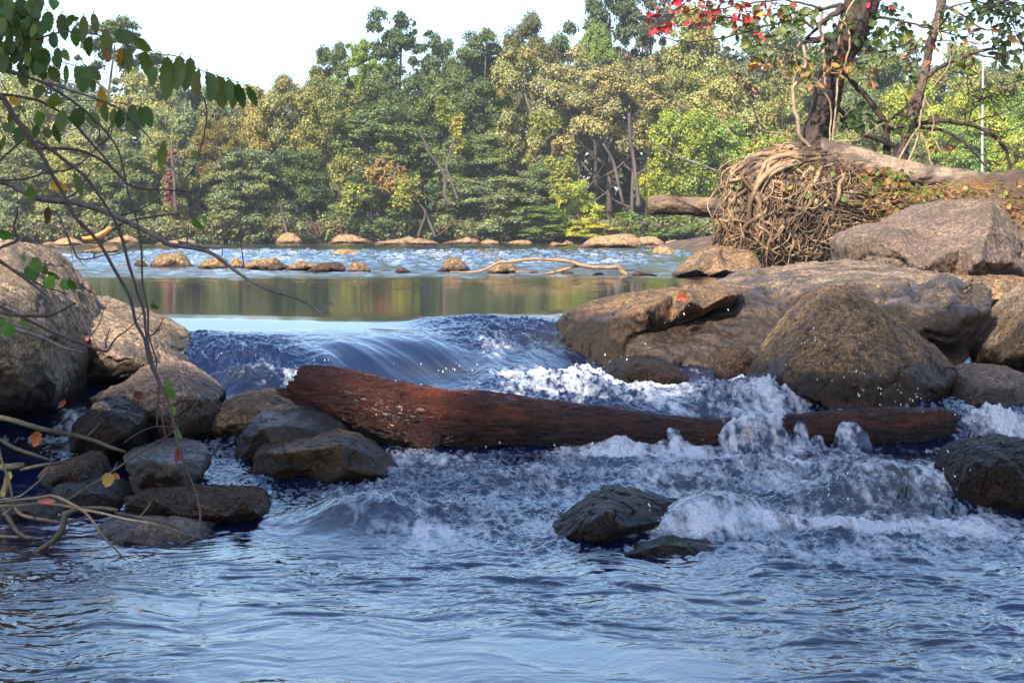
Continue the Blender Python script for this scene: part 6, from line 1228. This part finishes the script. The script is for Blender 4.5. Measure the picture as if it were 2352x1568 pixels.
def bare_branches():
    Y = 4.7
    r = thing("bare_branch", "long grey leafless branch slanting down over the pool to a hooked tip", "branch", tuple(W(-20, 410, Y)))
    wood('1', [(-60, 1170, 18), (60, 1215, 19), (150, 1262, 19), (270, 1310, 20), (400, 1330, 20), (550, 1352, 19), (700, 1400, 18), (850, 1470, 17), (1000, 1545, 16), (1120, 1610, 15), (1240, 1630, 14), (1370, 1665, 13), (1470, 1720, 12), (1570, 1790, 11), (1660, 1855, 10), (1800, 1920, 9), (1950, 1970, 8), (2050, 2020, 7), (2135, 2083, 5)], Y, "stem", MW['grey'], r, 150, 10, .12, 3, .004)
    for i, (fk, p) in enumerate([('5', [(470, 165, 8), (505, 160, 8), (515, 120, 7), (516, 50, 6), (522, 0, 4)]), ('5', [(512, 105, 6), (540, 100, 8), (552, 122, 3)]), ('4', [(1120, 100, 9), (1150, 130, 8), (1170, 145, 4)]), ('4', [(1300, 125, 6), (1310, 60, 6), (1318, 0, 4)]),
                                ('4', [(1240, 110, 6), (1390, 150, 6), (1520, 160, 5), (1620, 140, 4), (1700, 60, 3), (1760, 0, 2)]), ('4', [(1550, 215, 4), (1548, 150, 4)]), ('4', [(1700, 300, 4), (1690, 200, 4), (1680, 110, 3)]), ('4', [(1580, 240, 4), (1585, 320, 2)]),
                                ('1', [(700, 1560, 6), (760, 1505, 6), (850, 1460, 6), (960, 1440, 5), (1080, 1420, 5), (1150, 1415, 4), (1220, 1440, 3), (1280, 1475, 2)]), ('1', [(800, 1420, 5), (900, 1390, 5), (1000, 1340, 4), (1100, 1290, 3), (1180, 1240, 2)]), ('1', [(330, 1310, 8), (480, 1290, 7), (600, 1130, 4)])]):
        wood(fk, p, Y + .02, "twig", MW['grey'] if i < 5 else MW['twig'], r, None, 6, .1, 20 + i, .003)
    Y2 = 5.0
    def one(lab, parts, mats, yy, nm="twig", cat="twig"):
        r = thing(nm, lab, cat, tuple(W(*fr(parts[0][0], [parts[0][1][0][:2]])[0], yy)))
        for i, (fk, p) in enumerate(parts): wood(fk, p, yy + .02 * i, "stem", MW[mats[min(i, len(mats) - 1)]], r, None, 7, .15, 30 + i, .004)
    one("thin dark twig with upturned tip crossing the sloping boulder", [('4', [(-40, 545, 12), (100, 610, 12), (250, 690, 11), (400, 755, 10), (550, 812, 9), (690, 868, 9), (755, 872, 8), (800, 800, 6), (860, 750, 5), (930, 690, 4), (1010, 590, 3)]), ('4', [(740, 860, 5), (735, 800, 5), (760, 720, 3)]), ('4', [(620, 790, 4), (680, 700, 4), (720, 590, 3), (755, 520, 2)]), ('4', [(1040, 780, 6), (1090, 740, 6), (1130, 660, 4)])], ['twig'], 5.1)
    one("broken grey twig with a frayed end in front of the tall granite boulder", [('4', [(-40, 670, 14), (60, 710, 15), (150, 740, 14), (300, 785, 13), (450, 850, 10), (585, 888, 7)]), ('4', [(250, 770, 8), (290, 770, 8), (310, 785, 5)]), ('4', [(120, 730, 7), (160, 705, 5)])], ['grey'], 5.0)
    one("short dark split twig with a pointed tip against the tall granite boulder", [('4', [(-40, 595, 14), (100, 625, 14), (220, 632, 13), (350, 622, 14), (430, 590, 9), (530, 535, 6)]), ('4', [(440, 585, 6), (480, 560, 6), (530, 550, 4)])], ['dstick'], 5.05)
    one("slanting red-brown twig at the shoulder of the tall granite boulder", [('4', [(-40, 220, 10), (100, 320, 10), (200, 395, 9), (320, 495, 6)]), ('4', [(-40, 240, 6), (150, 335, 6), (300, 425, 6), (400, 455, 5), (460, 480, 4)])], ['twig', 'moss'], 4.9)
    one("crooked black twig bent at the elbow above the tall granite boulder", [('9', [(190, -60, 14), (175, 60, 16), (150, 150, 16), (178, 285, 18), (110, 325, 16), (40, 350, 16), (-60, 400, 16)]), ('9', [(140, 150, 8), (115, 142, 5)])], ['dstick'], 4.8)
    one("tangled thin grey twigs drooping to the water in front of the midstream row", [('9', [(570, -20, 11), (640, 90, 11), (690, 210, 11), (730, 290, 10), (770, 370, 9), (810, 460, 9), (880, 490, 8), (1000, 475, 8), (1090, 450, 7), (1200, 445, 6), (1320, 395, 5), (1440, 315, 3)]), ('9', [(705, 250, 6), (735, 360, 5), (750, 460, 4), (765, 520, 2)]), ('9', [(810, 470, 5), (850, 530, 4), (905, 568, 2)]), ('9', [(985, 480, 12), (985, 440, 10), (960, 400, 4)])], ['grey'], 4.6)
bare_branches()
def sticks():
    def one(lab, parts, mats, yy, nm="stick", cat="stick", sides=9):
        r = thing(nm, lab, cat, tuple(W(*fr('12', [parts[0][0][:2]])[0], yy)), "sticks piled at the water's edge")
        for i, p in enumerate(parts): wood('12', p, yy + .03 * i, "stem", MW[mats[min(i, len(mats) - 1)]], r, None, sides, .22, int(yy * 100) + i, .005, .66)
    one("thick mossy-topped branch slanting down in front of the little side fall", [[(-60, 250, 34), (100, 290, 36), (250, 335, 36), (500, 395, 35), (750, 440, 34), (850, 470, 30), (1000, 540, 26), (1120, 582, 20)], [(790, 430, 20), (840, 390, 18), (910, 320, 9)], [(130, 300, 10), (160, 295, 10), (215, 290, 6)]], ['moss', 'dstick', 'moss'], 6.3)
    one("shorter black branch below the mossy-topped one", [[(-60, 430, 26), (50, 490, 28), (150, 545, 28), (300, 605, 26), (440, 650, 16)]], ['dstick'], 6.1)
    one("pale stripped stick lying lengthways above the front pool, longest of the pile", [[(-60, 1060, 21), (200, 1050, 21), (400, 1042, 20), (600, 1066, 20), (800, 1105, 19), (1050, 1155, 17), (1300, 1210, 15), (1500, 1262, 13), (1730, 1335, 9)], [(1235, 1170, 7), (1290, 1110, 6), (1352, 1020, 4)], [(720, 1080, 14), (740, 1120, 12)]], ['stick'], 5.35)
    one("pale forked stick bending down to touch the front pool", [[(-60, 1035, 20), (150, 1010, 20), (330, 985, 21), (460, 970, 22), (600, 1020, 24), (730, 1090, 22), (800, 1160, 20), (900, 1290, 18), (1000, 1410, 14), (1125, 1552, 9)], [(920, 1290, 8), (945, 1280, 5)]], ['stick', 'stick'], 5.25)
    one("thin straight stick slanting up across the squarish flat-topped rock", [[(630, 1000, 17), (800, 885, 17), (900, 830, 17), (1000, 760, 16), (1200, 620, 14), (1400, 490, 12), (1600, 350, 10), (1700, 240, 8), (1765, 115, 6)], [(1000, 750, 14), (1030, 700, 12), (1055, 655, 6)], [(1110, 490, 6), (1250, 400, 6), (1400, 350, 6), (1530, 358, 6), (1600, 370, 5)]], ['moss', 'dstick', 'twig'], 5.55)
    one("thick dark bent root-like branch plunging into the front pool", [[(760, 1080, 30), (640, 1105, 40), (580, 1150, 46), (560, 1230, 46), (500, 1340, 42), (400, 1420, 40), (270, 1495, 34)]], ['dstick'], 5.45)
    one("upright grey-brown stick at the picture's edge", [[(-20, 500, 16), (0, 580, 18), (30, 690, 20), (75, 820, 20), (100, 950, 18), (104, 1060, 14), (20, 1140, 9)]], ['stick'], 5.5)
    one("thin curved dark twig rising from the pile to a point", [[(-60, 1015, 16), (150, 975, 16), (280, 895, 16), (400, 790, 14), (450, 690, 12), (470, 540, 7)]], ['dstick'], 5.6)
    one("stubby wet branch pointing at the small dark slanting rock", [[(180, 735, 26), (300, 712, 26), (420, 692, 24), (520, 678, 20), (595, 655, 9)]], ['dstick'], 6.35)
    one("mossy knobbly stump of wood at the picture's edge", [[(-60, 712, 40), (60, 708, 48), (150, 694, 50), (215, 690, 36)], [(70, 740, 40), (60, 850, 46), (20, 980, 44)]], ['moss'], 6.2, "driftwood", "driftwood", 14)
    one("dark sunken branch at the lower edge of the stick pile", [[(20, 1080, 34), (80, 1190, 34), (150, 1290, 34), (250, 1345, 30), (400, 1350, 16)], [(-60, 1330, 26), (100, 1340, 24), (200, 1345, 20)]], ['dstick'], 5.6)
    one("half-stripped stick with a blunt broken end, lying along the pile", [[(560, 1120, 22), (750, 1085, 26), (900, 1080, 26), (1030, 1092, 22), (1045, 1096, 14)], [(1030, 1120, 18), (1200, 1155, 18), (1450, 1200, 17), (1690, 1305, 9)]], ['stick', 'dstick'], 5.5)
    one("thick brown curving stick in the middle of the pile", [[(120, 1060, 24), (180, 1130, 26), (260, 1160, 26), (400, 1190, 26), (520, 1210, 24), (640, 1205, 22), (770, 1160, 16)]], ['stick'], 5.6)
    r = thing("trailing_vine", "long thin pale stem trailing from the hanging stems down to the low purplish rock", "stem", tuple(W(*fr('12', [(1450, 0)])[0], 5.2)))
    wood('12', [(1440, -20, 9), (1500, 120, 10), (1545, 260, 10), (1580, 420, 10), (1620, 580, 11), (1655, 690, 11), (1700, 800, 10), (1750, 920, 10), (1778, 1050, 10), (1792, 1150, 9), (1782, 1270, 8), (1740, 1345, 6), (1640, 1390, 5), (1600, 1420, 3)], 5.2, "stem", MW['stick'], r, None, 7, .12, 5, .004)
    wood('12', [(1770, 1040, 6), (1830, 1065, 5), (1885, 1090, 3)], 5.2, "twig", MW['stick'], r); wood('12', [(1410, 0, 7), (1420, 160, 8), (1450, 260, 8), (1485, 430, 7), (1535, 545, 4)], 5.25, "stem", MW['twig'], r); wood('12', [(1700, 930, 4), (1698, 1030, 3)], 5.2, "twig", MW['stick'], r)
sticks()
def loose_leaves():
    rng = random.Random(2)
    def lf(name, lab, fk, a, b, w_, col, Y, roll=.1, droop=.15, tip=0.0):
        s = FRAMES[fk][0]; B = W(*fr(fk, [a])[0], Y); T = W(*fr(fk, [b])[0], Y + tip); V, Q = leaf_geo(B, T, w_ / s / F * Y, roll, .3, droop, 9, .14, int(a[0]))
        tag(new_mesh(name, V, Q, ML, False, {"tint": np.tile(col, (len(V), 1))}, tuple(B)), lab, "leaf")
    lf("fallen_leaf", "orange dead leaf hanging on the thick mossy-topped branch", '12', (345, 390), (300, 535), 105, (.36, .10, .03), 6.25)
    lf("fallen_leaf", "orange-red leaf caught in the little side fall", '12', (585, 110), (520, 185), 45, (.30, .09, .04), 7.25)
    lf("fallen_leaf", "dark red leaf stuck on the pinkish humped boulder", '12', (1230, 30), (1250, 115), 85, (.13, .03, .025), 7.15)
    lf("fallen_leaf", "yellow leaf hanging from the thin straight stick", '12', (985, 760), (945, 895), 110, (.50, .33, .10), 5.5)
    lf("fallen_leaf", "small orange leaf right beside the yellow one on the thin straight stick", '12', (1010, 770), (1075, 815), 50, (.45, .20, .05), 5.52)
    lf("fallen_leaf", "red leaf hanging over the squarish flat-topped rock", '12', (1610, 525), (1580, 685), 62, (.26, .045, .035), 5.2)
    lf("fallen_leaf", "pinkish-red curled leaf lying on the stick pile", '12', (330, 1015), (500, 1015), 50, (.50, .16, .13), 5.3)
    lf("fallen_leaf", "small yellow leaf on the mossy knobbly stump", '12', (85, 750), (80, 835), 50, (.50, .40, .12), 6.0)
    lf("fallen_leaf", "pale yellow leaf low against the mossy stump", '12', (20, 910), (30, 980), 45, (.50, .42, .15), 5.9)
    lf("fallen_leaf", "small reddish leaf on the back of the sloping boulder", '4', (565, 810), (635, 770), 35, (.30, .10, .07), 8.2)
    # lobed maple leaf on the wedge rock
    Y = 9.42; C = fr('6', [(655, 235)])[0]; tips = []
    for k, (an, L) in enumerate([(-150, 32), (-115, 44), (-80, 34), (-50, 48), (-15, 36), (20, 48), (60, 30), (150, 30), (185, 44)]):
        tips.append((an, L)); tips.append((an + 17, L * .5))
    V = [W(C[0], C[1], Y)]
    for k, (an, L) in enumerate(tips): V.append(W(C[0] + L / 2.16 * math.cos(rad(an)), C[1] + L / 2.16 * math.sin(rad(an)), Y + .012 * (k % 2) - .02 * math.sin(rad(an))))
    n = len(tips); r = thing("maple_leaf", "orange-red lobed maple leaf resting on the wedge-shaped rock", "leaf", tuple(V[0]))
    o = new_mesh("blade", V, [(0, 1 + k, 1 + (k + 1) % n) for k in range(n)], ML, False, {"tint": np.tile((.46, .13, .075), (len(V), 1))}, tuple(V[0])); child(o, r)
    wood('6', [(650, 240, 3), (640, 290, 3), (636, 335, 3)], Y - .02, "stalk", MW['twig'], r)
loose_leaves()
def droplets():
    rng = random.Random(6); a = Acc()
    s = M("droplet"); s.b.inputs["Base Color"].default_value = (.8, .83, .88, 1); s.b.inputs["Roughness"].default_value = .1
    t = (1 + 5 ** .5) / 2
    def drop(c, r, st, tilt):
        P = np.array([c + np.array((math.sin(tilt), 0, -math.cos(tilt))) * (k - 2) / 2 * r * st for k in range(5)]); V, Q = tube(P, r * np.array((.25, .8, 1, .8, .25)), 6); a.add(V, Q)
    for (fk, x, y, rx, ry, n, Y) in [('6', 1430, 520, 200, 120, 34, 7.75), ('6', 1600, 690, 220, 90, 60, 7.6), ('6', 1290, 460, 90, 60, 8, 7.8), ('6', 700, 300, 160, 70, 14, 9.2), ('6', 1750, 740, 180, 50, 40, 7.55), ('6', 1000, 700, 150, 50, 40, 7.7), ('6', 450, 480, 160, 80, 12, 8.6), ('6', 2100, 800, 150, 40, 30, 7.5),
                                     ('5', 1350, 560, 300, 60, 34, 8.4), ('5', 500, 470, 160, 60, 18, 8.6), ('5', 900, 900, 150, 100, 14, 7.2), ('5', 1500, 1080, 300, 60, 24, 7.2), ('8', 600, 30, 200, 40, 26, 7.0), ('8', 1500, 200, 400, 100, 60, 6.0), ('8', 2000, 150, 150, 100, 50, 6.0), ('8', 900, 300, 200, 60, 24, 5.6), ('6', 1000, 950, 200, 60, 50, 7.3)]:
        s_ = FRAMES[fk][0]
        for k in range(n):
            (px, py), = fr(fk, [(x + rng.gauss(0, rx * .6), y + rng.gauss(0, ry * .6))]); k % 3 or drop(W(px, py, Y + rng.uniform(-.15, .1)), rng.uniform(.0009, .0024), rng.uniform(1.2, 3.0), rng.uniform(-.6, .6))
    tag(a.build("spray_droplets", s.m, None, (0, 0, 0)), "water droplets flung up from the white water", "droplets", kind="stuff")
droplets()
# ---------------------------------------------------------------- thin river haze
def haze():
    X, Y0, Y1, Z0, Z1 = 130, -20, 262, -2.7, 30
    V = [(sx * X, y, z) for z in (Z0, Z1) for y in (Y0, Y1) for sx in (-1, 1)]
    Fc = [(0, 2, 3, 1), (4, 5, 7, 6), (0, 1, 5, 4), (2, 6, 7, 3), (0, 4, 6, 2), (1, 3, 7, 5)]
    m = bpy.data.materials.new("haze"); m.use_nodes = True; t = m.node_tree; t.nodes.remove(t.nodes["Principled BSDF"])
    v = t.nodes.new("ShaderNodeVolumePrincipled"); v.inputs["Color"].default_value = (.86, .92, 1.0, 1); v.inputs["Density"].default_value = .00045; v.inputs["Anisotropy"].default_value = .1
    t.links.new(v.outputs[0], t.nodes["Material Output"].inputs["Volume"])
    o = new_mesh("haze", V, Fc, m, False); tag(o, "thin pale haze lying over the river and far trees", "haze", kind="stuff")
haze()
